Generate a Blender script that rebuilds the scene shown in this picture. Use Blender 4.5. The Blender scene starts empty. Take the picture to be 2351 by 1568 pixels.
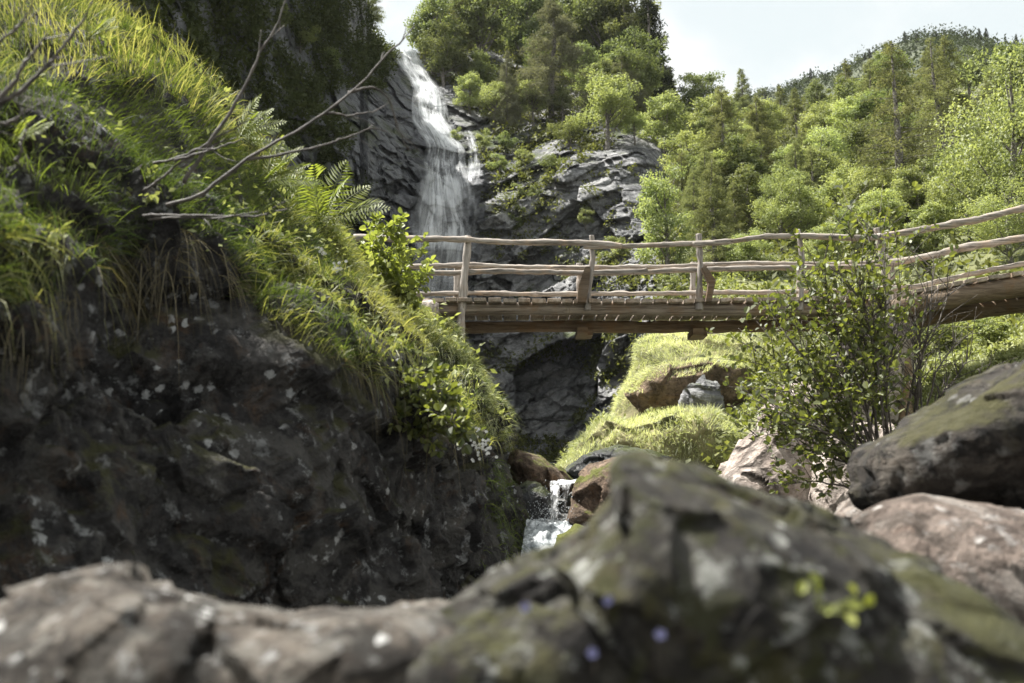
import bpy, math, numpy as np
from mathutils import Vector
D = bpy.data
SC = bpy.context.scene
COL = SC.collection
rng = np.random.default_rng(7)
PITCH = math.radians(10.0); CP, SP = math.cos(PITCH), math.sin(PITCH)
FPX = 2351 * 35 / 36.0

# ------------------------------------------------------------------ geometry helpers
def at(u, v, Y):
    """world point on the sight line of photo pixel (u, v) at forward distance Y (metres)"""
    u, v, Y = np.broadcast_arrays(np.asarray(u, float), np.asarray(v, float), np.asarray(Y, float))
    x = (u - 1175.5) / FPX; y = (784 - v) / FPX
    dy = CP - y * SP; dz = SP + y * CP
    return np.stack([x / dy * Y, Y, dz / dy * Y], -1)

def proj(P):
    f = P[..., 1] * CP + P[..., 2] * SP
    w = -P[..., 1] * SP + P[..., 2] * CP
    return 1175.5 + FPX * P[..., 0] / f, 784 - FPX * w / f

def _hash(ix, iy, iz, seed):
    n = (ix * 374761393 + iy * 668265263 + iz * 1274126177 + seed * 974711) & 0xffffffff
    n = ((n ^ (n >> 13)) * 1274126177) & 0xffffffff
    n = ((n ^ (n >> 16)) * 2246822519) & 0xffffffff
    return (n ^ (n >> 15)) / 4294967295.0

def vnoise(p, seed=0):
    i = np.floor(p).astype(np.int64); f = p - i; f = f * f * (3 - 2 * f)
    r = 0
    for dx in (0, 1):
        for dy in (0, 1):
            for dz in (0, 1):
                w = (f[..., 0] if dx else 1 - f[..., 0]) * (f[..., 1] if dy else 1 - f[..., 1]) * (f[..., 2] if dz else 1 - f[..., 2])
                r = r + w * _hash(i[..., 0] + dx, i[..., 1] + dy, i[..., 2] + dz, seed)
    return r * 2 - 1

def fbm(p, o=4, seed=0):
    r = 0; a = 0.5
    for k in range(o):
        r = r + a * vnoise(p, seed + k); p = p * 2.03 + 7.1; a *= 0.5
    return r

def blocks(p, seed=0, tilt=0.8):
    """faceted rock chunks: every Worley cell is its own tilted plane"""
    i = np.floor(p).astype(np.int64)
    best = np.full(p.shape[:-1], 1e9); val = np.zeros(p.shape[:-1])
    for dx in (-1, 0, 1):
        for dy in (-1, 0, 1):
            for dz in (-1, 0, 1):
                a, b, c = i[..., 0] + dx, i[..., 1] + dy, i[..., 2] + dz
                q = [_hash(a, b, c, seed + k) for k in range(7)]
                o = p - np.stack([a + q[0], b + q[1], c + q[2]], -1)
                d = (o ** 2).sum(-1)
                w = (q[3] - .5) + tilt * ((q[4] - .5) * o[..., 0] + (q[5] - .5) * o[..., 1] + (q[6] - .5) * o[..., 2])
                m = d < best
                best = np.where(m, d, best); val = np.where(m, w, val)
    return val

def rbf(pts):
    pts = np.array(pts, float); X = pts[:, :2] / 500; n = len(pts)
    A = np.zeros((n + 3, n + 3))
    A[:n, :n] = np.linalg.norm(X[:, None] - X[None], axis=-1)
    A[:n, n] = 1; A[:n, n + 1:] = X; A[n, :n] = 1; A[n + 1:, :n] = X.T
    w = np.linalg.solve(A, np.r_[np.log(pts[:, 2]), 0, 0, 0])
    def f(u, v):
        u, v = np.broadcast_arrays(np.asarray(u, float), np.asarray(v, float))
        Q = np.stack([u, v], -1) / 500
        r = w[n] + Q @ w[n + 1:]
        for k in range(n):
            r = r + w[k] * np.sqrt(((Q - X[k]) ** 2).sum(-1) + .0004)
        return np.exp(r)
    return f

def catmull(C, m, axis=0):
    """resample control points C along axis to m samples"""
    C = np.moveaxis(np.asarray(C, float), axis, 0); n = C.shape[0]
    t = np.linspace(0, n - 1, m); i = np.minimum(t.astype(int), n - 2); f = (t - i).reshape((-1,) + (1,) * (C.ndim - 1))
    g = lambda k: C[np.clip(k, 0, n - 1)]
    a, b, c, d = g(i - 1), g(i), g(i + 1), g(i + 2)
    r = .5 * (2 * b + (c - a) * f + (2 * a - 5 * b + 4 * c - d) * f ** 2 + (3 * b - a - 3 * c + d) * f ** 3)
    return np.moveaxis(r, 0, axis)

def gnormals(G):
    du = np.gradient(G, axis=1); dv = np.gradient(G, axis=0)
    n = np.cross(du, dv); n /= np.linalg.norm(n, axis=-1, keepdims=True) + 1e-9
    return n

def gfaces(r, c, wrap=False):
    i = np.arange(r * c).reshape(r, c)
    if wrap: i = np.concatenate([i, i[:, :1]], 1)
    return np.stack([i[:-1, :-1], i[:-1, 1:], i[1:, 1:], i[1:, :-1]], -1).reshape(-1, 4)

def mesh(name, V, F, mat=None, smooth=True, tint=None, vec=None):
    V = np.asarray(V, np.float32).reshape(-1, 3); F = np.asarray(F, np.int32)
    me = D.meshes.new(name); k = F.shape[1]
    me.vertices.add(len(V)); me.vertices.foreach_set('co', V.ravel())
    me.loops.add(F.size); me.loops.foreach_set('vertex_index', F.ravel())
    me.polygons.add(len(F)); me.polygons.foreach_set('loop_start', np.arange(0, F.size, k, dtype=np.int32))
    me.update(calc_edges=True)
    me.polygons.foreach_set('use_smooth', np.full(len(F), smooth))
    if tint is not None:
        me.attributes.new('tint', 'FLOAT', 'POINT').data.foreach_set('value', np.asarray(tint, np.float32).ravel())
    if vec is not None:
        me.attributes.new('flow', 'FLOAT_VECTOR', 'POINT').data.foreach_set('vector', np.asarray(vec, np.float32).ravel())
    if mat: me.materials.append(mat)
    return me

def link(name, me, parent=None):
    o = D.objects.new(name, me); COL.objects.link(o)
    if parent: o.parent = parent
    return o

def tag(o, label=None, cat=None, group=None, kind=None):
    for k, x in (('label', label), ('category', cat), ('group', group), ('kind', kind)):
        if x: o[k] = x
    return o

def thing(name, label, cat, loc=(0, 0, 0), group=None):
    o = D.objects.new(name, None); COL.objects.link(o); o.location = loc; o.empty_display_size = .1
    return tag(o, label, cat, group)

class MB:
    """collects pieces (verts, quads, tint) that become ONE mesh"""
    def __init__(s): s.V, s.F, s.T, s.n = [], [], [], 0
    def add(s, V, F, T=None):
        V = np.asarray(V, float).reshape(-1, 3)
        s.V.append(V); s.F.append(np.asarray(F) + s.n); s.n += len(V)
        s.T.append(np.full(len(V), .5) if T is None else np.broadcast_to(T, (len(V),)))
    def mesh(s, name, mat, smooth=True):
        return mesh(name, np.concatenate(s.V), np.concatenate(s.F), mat, smooth, np.concatenate(s.T))
    def build(s, name, mat, parent=None, smooth=True):
        return link(name, s.mesh(name, mat, smooth), parent)
    def tube(s, pts, rad, n=8, wob=0, seed=0, T=None, m=None):
        pts = np.asarray(pts, float); rad = np.broadcast_to(np.asarray(rad, float), (len(pts),))
        if m: pts = catmull(pts, m); rad = np.interp(np.linspace(0, 1, m), np.linspace(0, 1, len(rad)), rad)
        t = np.gradient(pts, axis=0); t /= np.linalg.norm(t, axis=1, keepdims=True) + 1e-9
        ref = np.array([0, 0, 1.]) if abs(t[:, 2]).mean() < .8 else np.array([0, 1., 0])
        a = np.cross(t, ref); a /= np.linalg.norm(a, axis=1, keepdims=True) + 1e-9
        b = np.cross(a, t)
        th = np.linspace(0, 2 * np.pi, n, endpoint=False)
        ring = a[:, None] * np.cos(th)[None, :, None] + b[:, None] * np.sin(th)[None, :, None]
        R = rad[:, None, None]
        V = pts[:, None] + ring * R
        if wob: V = V + ring * R * wob * (fbm(V / (rad.max() * 3), 3, seed) * 2)[..., None]
        V = np.concatenate([pts[:1, None] + 0 * ring[:1] + (V[:1] - pts[:1, None]) * .02, V, pts[-1:, None] + (V[-1:] - pts[-1:, None]) * .02])
        s.add(V, gfaces(len(V), n, True), T)
    def box(s, c, ax, T=None):
        """c centre, ax three half-axis vectors"""
        c = np.asarray(c, float); a, b, d = (np.asarray(q, float) for q in ax)
        V = [c + i * a + j * b + k * d for k in (-1, 1) for j in (-1, 1) for i in (-1, 1)]
        s.add(V, [(0, 2, 3, 1), (4, 5, 7, 6), (0, 1, 5, 4), (2, 6, 7, 3), (0, 4, 6, 2), (1, 3, 7, 5)], T)

def unit(n, r=rng):
    v = r.normal(size=(n, 3)); return v / np.linalg.norm(v, axis=1, keepdims=True)
def nrm(v): return v / (np.linalg.norm(v, axis=-1, keepdims=True) + 1e-9)

def leaves(mb, c, d, n, L, W, T, rounded=False, fold=.25):
    """leaf blades: base c, direction d, normal n, length L, width W (arrays)"""
    d = nrm(d); s = nrm(np.cross(d, n)); n = np.cross(s, d); N = len(c)
    L = np.broadcast_to(L, (N,))[:, None]; W = np.broadcast_to(W, (N,))[:, None] / 2
    if not rounded:
        V = np.stack([c, c + d * L * .45 + s * W, c + d * L - n * L * .1, c + d * L * .45 - s * W], 1)
        mb.add(V, np.arange(4 * N).reshape(N, 4), np.repeat(T, 4)); return
    f = n * W * fold * 2
    P = lambda l, w: c + d * L * l + s * W * w + f * abs(w)
    V = np.stack([P(0, 0), P(.18, .7), P(.55, 1), P(.86, .6), P(1, 0), P(.86, -.6), P(.55, -1), P(.18, -.7), P(.5, 0)], 1)
    b = np.arange(N)[:, None] * 9
    F = np.concatenate([b + [0, 8, 2, 1], b + [8, 4, 3, 2], b + [0, 7, 6, 8], b + [8, 6, 5, 4]])
    mb.add(V, F, np.repeat(T, 9))

def blades(mb, c, up, L, W, droop, T, seg=4, r=rng):
    """grass blades: root c, start direction up, drooping under gravity"""
    N = len(c); up = nrm(up); L = np.broadcast_to(L, (N,))[:, None]; W = np.broadcast_to(W, (N,))[:, None]
    dr = np.broadcast_to(droop, (N,))[:, None]
    side = nrm(np.cross(up, unit(N, r)))
    lev = []
    for k in range(seg + 1):
        t = k / seg
        p = c + up * L * t * (1 - .25 * t * np.minimum(dr, 1)) - np.array([0, 0, 1.]) * L * dr * t * t * .75
        w = W * (1 - t ** 1.6) * .5 + W * .03
        lev += [p - side * w, p + side * w]
    V = np.stack(lev, 1); m = 2 * seg + 2
    b = np.arange(N)[:, None] * m
    F = np.concatenate([b + [2 * k, 2 * k + 1, 2 * k + 3, 2 * k + 2] for k in range(seg)])
    mb.add(V, F, np.repeat(T, m))

def inpoly(u, v, poly):
    poly = np.asarray(poly, float); r = np.zeros(u.shape, bool); j = len(poly) - 1
    for i in range(len(poly)):
        (a, b), (c, d) = poly[i], poly[j]
        with np.errstate(divide='ignore', invalid='ignore'):
            r ^= ((b > v) != (d > v)) & (u < (c - a) * (v - b) / (d - b) + a)
        j = i
    return r

def scatter(G, n, poly=None, r=rng, wig=0, wrap=False):
    """n points spread by area over grid surface G, kept where they grow inside poly (photo pixels); returns points and normals"""
    if wrap: G = np.concatenate([G, G[:, :1]], 1)
    N = gnormals(G)
    a = np.linalg.norm(np.cross(G[1:, :-1] - G[:-1, :-1], G[:-1, 1:] - G[:-1, :-1]), axis=-1)
    uu, vv = proj((G[1:, 1:] + G[:-1, :-1]) / 2)
    if poly is not None: a = a * inpoly(uu, vv, poly)
    if a.sum() <= 0: print('EMPTY POLY', poly[:3]); a = a + 1
    k = r.choice(a.size, n, p=(a / a.sum()).ravel()); i, j = np.unravel_index(k, a.shape)
    s, t = r.random((n, 1)), r.random((n, 1))
    f = lambda A: (A[i, j] * (1 - s) + A[i + 1, j] * s) * (1 - t) + (A[i, j + 1] * (1 - s) + A[i + 1, j + 1] * s) * t
    P, M = f(G), nrm(f(N))
    ref = P if wrap is False else (G.reshape(-1, 3).mean(0) - P)
    P, M = P, np.where(((ref * M).sum(-1) > 0)[:, None], -M, M)
    return P, M

# ------------------------------------------------------------------ materials
def nodes(name):
    m = D.materials.new(name); m.use_nodes = True; nt = m.node_tree; nt.nodes.clear()
    return m, nt
def nd(nt, typ, **kw):
    n = nt.nodes.new('ShaderNode' + typ)
    for k, x in kw.items():
        if k.startswith('i_'):
            key = k[2:].replace('_', ' '); key = int(key) if key.isdigit() else key
            if isinstance(x, bpy.types.NodeSocket): nt.links.new(x, n.inputs[key])
            else: n.inputs[key].default_value = x
        else: setattr(n, k, x)
    return n
def rgb(c): return (c[0], c[1], c[2], 1)
def mixc(nt, f, a, b, bt='MIX'):
    n = nd(nt, 'Mix', data_type='RGBA', blend_type=bt, clamp_factor=True)
    for sock, x in ((n.inputs[0], f), (n.inputs[6], a), (n.inputs[7], b)):
        if isinstance(x, bpy.types.NodeSocket): nt.links.new(x, sock)
        else: sock.default_value = rgb(x) if isinstance(x, tuple) else x
    return n.outputs[2]
def math_(nt, op, a, b=0., clamp=False):
    n = nd(nt, 'Math', operation=op, use_clamp=clamp)
    for s, x in zip(n.inputs, (a, b)):
        if isinstance(x, bpy.types.NodeSocket): nt.links.new(x, s)
        else: s.default_value = x
    return n.outputs[0]
def step(nt, x, lo, hi):
    n = nd(nt, 'MapRange', i_0=x, i_1=lo, i_2=hi); n.clamp = True; n.interpolation_type = 'SMOOTHSTEP'
    return n.outputs[0]
def noise(nt, vec, scale, detail=5, rough=.6, dist=0):
    n = nd(nt, 'TexNoise', i_Vector=vec, i_Scale=scale, i_Detail=detail, i_Roughness=rough, i_Distortion=dist)
    return n.outputs[0]
def out(nt, sh):
    o = nd(nt, 'OutputMaterial'); nt.links.new(sh, o.inputs[0])

def rock_mat(name, dark, light, warm=(.16, .08, .03), warm_amt=.4, lichen=.5, lichen_col=(.42, .43, .40), moss=.4, moss_col=(.05, .06, .012), s=1., bump=.5, rough=.9, streak=None, spots=True, crack=0., crack_s=1., patch=None, patch_s=3.):
    m, nt = nodes(name)
    co = nd(nt, 'TexCoord').outputs['Object']
    if streak:
        mp = nd(nt, 'Mapping', i_Vector=co); mp.inputs['Scale'].default_value = streak[:3]; mp.inputs['Rotation'].default_value = streak[3]
        cs = mp.outputs[0]
    else: cs = co
    n1 = noise(nt, cs, 1.6 * s, 9, .68, .4); n2 = noise(nt, co, .9 * s, 6, .6); n3 = noise(nt, co, 7 * s, 7, .7)
    c = mixc(nt, step(nt, n1, .3, .7), dark, light)
    c = mixc(nt, math_(nt, 'MULTIPLY', step(nt, noise(nt, cs, 2.7 * s, 6, .7, .8), .52, .72), warm_amt), c, warm)
    c = mixc(nt, math_(nt, 'MULTIPLY', step(nt, n3, .45, .75), .55), c, tuple(x * 1.9 for x in light))
    c = mixc(nt, math_(nt, 'MULTIPLY', step(nt, noise(nt, co, 11 * s, 6, .7), .52, .3), .75), c, tuple(x * .45 for x in dark))
    if patch:
        for k, (pc, amt) in enumerate(patch):
            pn = noise(nt, co, patch_s * (1 + .37 * k) + k * .7, 5, .62, .5)
            c = mixc(nt, math_(nt, 'MULTIPLY', step(nt, pn, .52, .60), amt), c, pc)
    if spots:
        vo = nd(nt, 'TexVoronoi', i_Vector=co, i_Scale=6.5 * s, i_Randomness=1.); vo.feature = 'F1'
        wob = math_(nt, 'ADD', vo.outputs['Distance'], math_(nt, 'MULTIPLY', math_(nt, 'SUBTRACT', noise(nt, co, 22 * s, 4), .5), .7))
        sel = step(nt, noise(nt, co, 1.9 * s, 3), .5, .66)
        sp = math_(nt, 'MULTIPLY', step(nt, wob, .30, .2), sel)
        c = mixc(nt, math_(nt, 'MULTIPLY', sp, lichen), c, lichen_col)
        sp2 = math_(nt, 'MULTIPLY', step(nt, noise(nt, co, 4.5 * s, 8, .75), .56, .64), lichen * .8)
        c = mixc(nt, sp2, c, tuple(x * .55 for x in lichen_col))
    if moss:
        nz = nd(nt, 'SeparateXYZ', i_0=nd(nt, 'NewGeometry').outputs['Normal']).outputs[2]
        mm = math_(nt, 'ADD', math_(nt, 'MULTIPLY', nz, .22), n2)
        c = mixc(nt, math_(nt, 'MULTIPLY', step(nt, math_(nt, 'ADD', mm, math_(nt, 'MULTIPLY', n3, .25)), .82 - .3 * moss, .95 - .3 * moss), .9), c,
                 mixc(nt, n3, tuple(x * .5 for x in moss_col), tuple(x * 1.8 for x in moss_col)))
    ck = None
    if crack:
        dv = nd(nt, 'VectorMath', operation='ADD'); nt.links.new(cs, dv.inputs[0]); nz_ = nd(nt, 'TexNoise', i_Vector=co, i_Scale=1.7 * crack_s, i_Detail=5.)
        sc_ = nd(nt, 'VectorMath', operation='SCALE'); nt.links.new(nz_.outputs['Color'], sc_.inputs[0]); sc_.inputs['Scale'].default_value = .55 / crack_s; nt.links.new(sc_.outputs[0], dv.inputs[1])
        ve = nd(nt, 'TexVoronoi', i_Vector=dv.outputs[0], i_Scale=crack_s); ve.feature = 'DISTANCE_TO_EDGE'
        ck = step(nt, ve.outputs['Distance'], .0, .075)
        c = mixc(nt, math_(nt, 'MULTIPLY', math_(nt, 'SUBTRACT', 1., ck), crack), c, tuple(x * .3 for x in dark))
    h = math_(nt, 'ADD', math_(nt, 'MULTIPLY', n1, .8), math_(nt, 'MULTIPLY', n3, .35))
    h = math_(nt, 'ADD', h, math_(nt, 'MULTIPLY', noise(nt, co, 30 * s, 4), .12))
    if ck: h = math_(nt, 'ADD', h, math_(nt, 'MULTIPLY', ck, .5))
    b = nd(nt, 'Bump', i_Strength=bump, i_Distance=.35 / s, i_Height=h)
    p = nd(nt, 'BsdfPrincipled', i_Base_Color=c, i_Roughness=rough, i_Normal=b.outputs[0])
    p.inputs['Specular IOR Level'].default_value = .25
    out(nt, p.outputs[0]); return m

def leaf_mat(name, c, c2, trans=.5, gloss=.05, ob=.25, tc=(1.25, 1.25, .7)):
    """thin leaf: reflects and lets light through; tint picks the leaf's own shade of green"""
    m, nt = nodes(name)
    t = nd(nt, 'Attribute', attribute_name='tint').outputs['Fac']
    col = mixc(nt, t, c, c2)
    r = nd(nt, 'ObjectInfo').outputs['Random']
    hs = nd(nt, 'HueSaturation', i_Color=col, i_Hue=math_(nt, 'ADD', .5 - .045 * ob * 2, math_(nt, 'MULTIPLY', r, .07 * ob * 2)), i_Value=math_(nt, 'ADD', 1 - ob, math_(nt, 'MULTIPLY', r, 2 * ob)))
    col = hs.outputs[0]
    tr = mixc(nt, 1., col, tc, 'MULTIPLY')
    a = nd(nt, 'BsdfDiffuse', i_Color=col); b = nd(nt, 'BsdfTranslucent', i_Color=tr)
    s = nd(nt, 'MixShader', i_0=trans, i_1=a.outputs[0], i_2=b.outputs[0])
    if gloss:
        g = nd(nt, 'BsdfGlossy', i_Roughness=.6, i_Color=(1, 1, 1, 1))
        s = nd(nt, 'MixShader', i_0=gloss, i_1=s.outputs[0], i_2=g.outputs[0])
    out(nt, s.outputs[0]); return m

def wood_mat(name, a, b, scale, knot=.5, warm=None):
    m, nt = nodes(name)
    co = nd(nt, 'TexCoord').outputs['Object']
    mp = nd(nt, 'Mapping', i_Vector=co); mp.inputs['Scale'].default_value = scale
    n1 = noise(nt, mp.outputs[0], 3., 8, .7, .5); n2 = noise(nt, co, 3.5, 5, .6)
    t = nd(nt, 'Attribute', attribute_name='tint').outputs['Fac']
    c = mixc(nt, step(nt, n1, .32, .68), a, b)
    if warm: c = mixc(nt, math_(nt, 'MULTIPLY', step(nt, n2, .48, .68), .5), c, warm)
    c = mixc(nt, math_(nt, 'MULTIPLY', step(nt, noise(nt, mp.outputs[0], 8., 4, .6), .6, .7), .75), c, tuple(x * .25 for x in a))
    c = mixc(nt, 1., c, mixc(nt, t, (.55, .55, .55), (1.35, 1.3, 1.25)), 'MULTIPLY')
    bp = nd(nt, 'Bump', i_Strength=.6, i_Distance=.02, i_Height=n1)
    p = nd(nt, 'BsdfPrincipled', i_Base_Color=c, i_Roughness=.8, i_Normal=bp.outputs[0]); p.inputs['Specular IOR Level'].default_value = .3
    out(nt, p.outputs[0]); return m

def plain_mat(name, c, c2, s=4, rough=.9, bump=.3):
    m, nt = nodes(name)
    co = nd(nt, 'TexCoord').outputs['Object']
    n1 = noise(nt, co, s, 7, .7)
    p = nd(nt, 'BsdfPrincipled', i_Base_Color=mixc(nt, step(nt, n1, .35, .65), c, c2), i_Roughness=rough,
           i_Normal=nd(nt, 'Bump', i_Strength=bump, i_Distance=.3 / s, i_Height=n1).outputs[0])
    out(nt, p.outputs[0]); return m

def water_mat(name, sx, st, lo, hi, edge=True, body=(.82, .85, .86), dens=1.):
    """falling water: white strands of broken water with clear gaps between them"""
    m, nt = nodes(name)
    fl = nd(nt, 'Attribute', attribute_name='flow')
    xyz = nd(nt, 'SeparateXYZ', i_0=fl.outputs['Vector'])
    mp = nd(nt, 'Mapping', i_Vector=fl.outputs['Vector']); mp.inputs['Scale'].default_value = (sx, st, 1)
    n = noise(nt, mp.outputs[0], 1., 7, .62, .25)
    n2 = noise(nt, nd(nt, 'TexCoord').outputs['Object'], .55, 5, .6)
    a = step(nt, math_(nt, 'ADD', n, math_(nt, 'MULTIPLY', math_(nt, 'SUBTRACT', n2, .5), .5)), lo, hi)
    a = math_(nt, 'MULTIPLY', a, math_(nt, 'MULTIPLY', xyz.outputs[2], dens), True)
    df = nd(nt, 'BsdfDiffuse', i_Color=rgb(body)); tl = nd(nt, 'BsdfTranslucent', i_Color=rgb(body))
    gl = nd(nt, 'BsdfGlossy', i_Roughness=.25)
    w = nd(nt, 'MixShader', i_0=.4, i_1=df.outputs[0], i_2=tl.outputs[0]); w = nd(nt, 'MixShader', i_0=.08, i_1=w.outputs[0], i_2=gl.outputs[0])
    s = nd(nt, 'MixShader', i_0=a, i_1=nd(nt, 'BsdfTransparent').outputs[0], i_2=w.outputs[0])
    out(nt, s.outputs[0]); return m
# ------------------------------------------------------------------ the materials of the place
M = {}
M['cliff'] = rock_mat('cliff_stone', (.10, .103, .108), (.34, .34, .338), (.17, .14, .10), .35, .5, (.42, .42, .40), .18, (.045, .06, .014), .35, .8, streak=(.5, .5, 1.4, (.25, .45, 0)), spots=False, crack=.5, crack_s=.55)
M['wet_shade_cliff'] = rock_mat('wet_shade_toned_cliff_stone', (.045, .048, .055), (.17, .175, .185), (.09, .08, .055), .3, .2, (.26, .26, .26), .2, (.035, .045, .012), .35, .8, rough=.5, spots=False, crack=.45, crack_s=.4)  # wet rock by the fall, and left-cliff shade put into the colour
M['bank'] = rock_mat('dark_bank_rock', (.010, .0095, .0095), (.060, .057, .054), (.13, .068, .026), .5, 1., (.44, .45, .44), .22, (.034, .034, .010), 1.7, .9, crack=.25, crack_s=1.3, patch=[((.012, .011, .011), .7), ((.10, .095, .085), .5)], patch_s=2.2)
M['fgdark'] = rock_mat('mossy_boulder_rock', (.014, .012, .011), (.050, .046, .038), (.05, .03, .017), .5, 1., (.50, .51, .47), .1, (.052, .052, .018), 3.2, .9, patch=[((.062, .058, .02), .75), ((.009, .008, .008), .85), ((.115, .112, .096), .5), ((.036, .038, .011), .7)], patch_s=6.5)
M['fglight'] = rock_mat('tan_boulder_rock', (.022, .018, .015), (.13, .112, .092), (.14, .09, .055), .5, 1., (.62, .62, .60), 0, (.05, .05, .016), 4., .9, patch=[((.022, .019, .016), .85), ((.25, .235, .205), .55), ((.03, .028, .024), .7)], patch_s=8.)
M['pink'] = rock_mat('pink_boulder_rock', (.075, .058, .048), (.22, .178, .15), (.17, .105, .075), .45, .8, (.62, .60, .57), 0, (.07, .08, .02), 1.9, .8, patch=[((.38, .355, .32), .4), ((.045, .037, .03), .7)], patch_s=3.2)
M['brownb'] = rock_mat('brown_boulder_rock', (.010, .009, .008), (.062, .054, .046), (.09, .05, .024), .45, .5, (.40, .40, .38), .05, (.045, .043, .016), 1.5, .8, streak=(.4, .4, 1.6, (0, .45, 0)), crack=.6, crack_s=1.3, patch=[((.035, .034, .012), .5), ((.13, .115, .095), .4), ((.006, .006, .006), .8)], patch_s=2.6)
M['pale'] = rock_mat('pale_boulder_rock', (.26, .21, .18), (.50, .44, .39), (.34, .25, .19), .4, .3, (.62, .6, .57), 0, (.08, .09, .02), 1.3, .8, spots=False, crack=.7, crack_s=1.1)
M['rust'] = rock_mat('rusty_boulder_rock', (.05, .034, .024), (.20, .145, .105), (.19, .10, .045), .5, .4, (.38, .34, .3), .28, (.075, .085, .012), 1.8, .8)
M['overhang'] = rock_mat('ochre_overhang_rock', (.06, .045, .03), (.22, .16, .11), (.26, .14, .06), .55, .25, (.35, .33, .3), 0, (.06, .07, .015), .9, .8, spots=False)
M['wet'] = rock_mat('wet_stream_rock', (.012, .013, .014), (.06, .062, .065), (.03, .025, .02), .3, .2, (.2, .2, .2), .1, (.04, .05, .01), 1.6, .6, rough=.28)
M['soil'] = plain_mat('grassy_soil', (.045, .05, .016), (.10, .105, .035), 2.5)
M['hill'] = plain_mat('wooded_hillside_ground', (.04, .052, .016), (.13, .135, .05), .9)
M['meadow'] = plain_mat('meadow_turf', (.08, .085, .03), (.26, .235, .12), 1.3)
M['gravel'] = plain_mat('stream_bed', (.04, .04, .038), (.13, .125, .115), 3)
M['ridge'] = plain_mat('wooded_slope', (.022, .032, .014), (.05, .06, .022), .25)
M['bark'] = plain_mat('tree_bark', (.05, .042, .035), (.25, .23, .205), 9, .9, .6)
M['twig'] = plain_mat('dark_twig_bark', (.028, .022, .017), (.085, .07, .055), 22, .75, .3)
M['deadtwig'] = plain_mat('bare_branch_bark', (.022, .018, .014), (.085, .072, .058), 22, .7, .3)
M['grass'] = leaf_mat('bank_grass_blades', (.022, .042, .010), (.130, .165, .034), .5, .02, 0)
M['drygrass'] = leaf_mat('dry_grass_blades', (.24, .27, .13), (.66, .68, .45), .5, .04, 0)
M['palegrass'] = leaf_mat('pale_bank_grass_blades', (.10, .13, .02), (.36, .34, .13), .5, .04, 0)
M['straw'] = leaf_mat('hanging_straw_blades', (.06, .052, .022), (.20, .165, .09), .4, .03, 0)
M['fern'] = leaf_mat('fern_fronds', (.12, .16, .025), (.24, .28, .06), .6, .04, .1)
M['broad'] = leaf_mat('broadleaf_foliage', (.050, .072, .032), (.25, .285, .12), .40, .02, .22)
M['larch'] = leaf_mat('larch_needles', (.10, .118, .062), (.275, .29, .15), .42, .0, .18)
M['greylarch'] = leaf_mat('grey_larch_needles', (.12, .125, .085), (.23, .235, .165), .3, .0, .1)
M['dark'] = leaf_mat('dark_conifer_needles', (.022, .032, .020), (.060, .073, .040), .25, .0, .2)
M['bright'] = leaf_mat('bright_leaf_foliage', (.12, .158, .064), (.395, .44, .195), .46, .03, .12)
M['alder'] = leaf_mat('alder_leaves', (.042, .06, .012), (.19, .21, .042), .5, .05, 0)
M['lit'] = leaf_mat('young_birch_leaves', (.13, .165, .03), (.27, .30, .08), .55, .05, 0)
M['under'] = leaf_mat('undergrowth_leaves', (.050, .062, .022), (.17, .18, .06), .45, .02, 0)
M['shadeleaf'] = leaf_mat('shade_toned_undergrowth_leaves', (.022, .032, .014), (.085, .10, .034), .35, .01, 0)  # undergrowth green darkened: the left cliff's shade put into the leaf colour
M['fernslope'] = leaf_mat('slope_bracken_leaves', (.14, .17, .055), (.36, .385, .155), .4, .03, 0)
M['wood'] = wood_mat('weathered_grey_wood', (.10, .088, .075), (.43, .395, .355), (.6, 9, 9), warm=(.36, .27, .19))
M['woodz'] = wood_mat('weathered_post_wood', (.14, .128, .115), (.45, .42, .39), (9, 9, .6), warm=(.28, .20, .13))
M['greybeam'] = wood_mat('bleached_beam_wood', (.085, .068, .05), (.33, .285, .235), (.35, 9, 9), warm=(.25, .15, .075))
M['beam'] = wood_mat('old_brown_beam_wood', (.10, .068, .04), (.28, .215, .15), (.5, 7, 7), warm=(.25, .14, .06))
M['deck'] = wood_mat('deck_plank_wood', (.17, .14, .11), (.40, .35, .29), (5, .8, 5), warm=(.25, .16, .09))
M['fall'] = water_mat('falling_water', 5., .20, .40, .84, body=(.78, .80, .81))
M['lip'] = water_mat('white_rushing_water', 4.5, .4, .34, .72, body=(.85, .87, .88))
M['mist'] = water_mat('fall_mist', 1.5, .25, .1, .9, body=(.8, .82, .83), dens=.5)
M['splash'] = water_mat('stream_cascade_water', 12, 1.6, .40, .72, body=(.9, .92, .93))
M['foam'] = plain_mat('foaming_water', (.10, .12, .13), (.62, .65, .66), 9, .3, .9)
M['petal_w'] = plain_mat('white_petals', (.6, .6, .56), (.8, .8, .77), 30)
M['petal_b'] = plain_mat('blue_petals', (.20, .20, .38), (.30, .30, .50), 30)
M['leaf_y'] = leaf_mat('small_yellow_green_leaves', (.14, .17, .02), (.28, .30, .06), .4, .03, 0)

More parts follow.
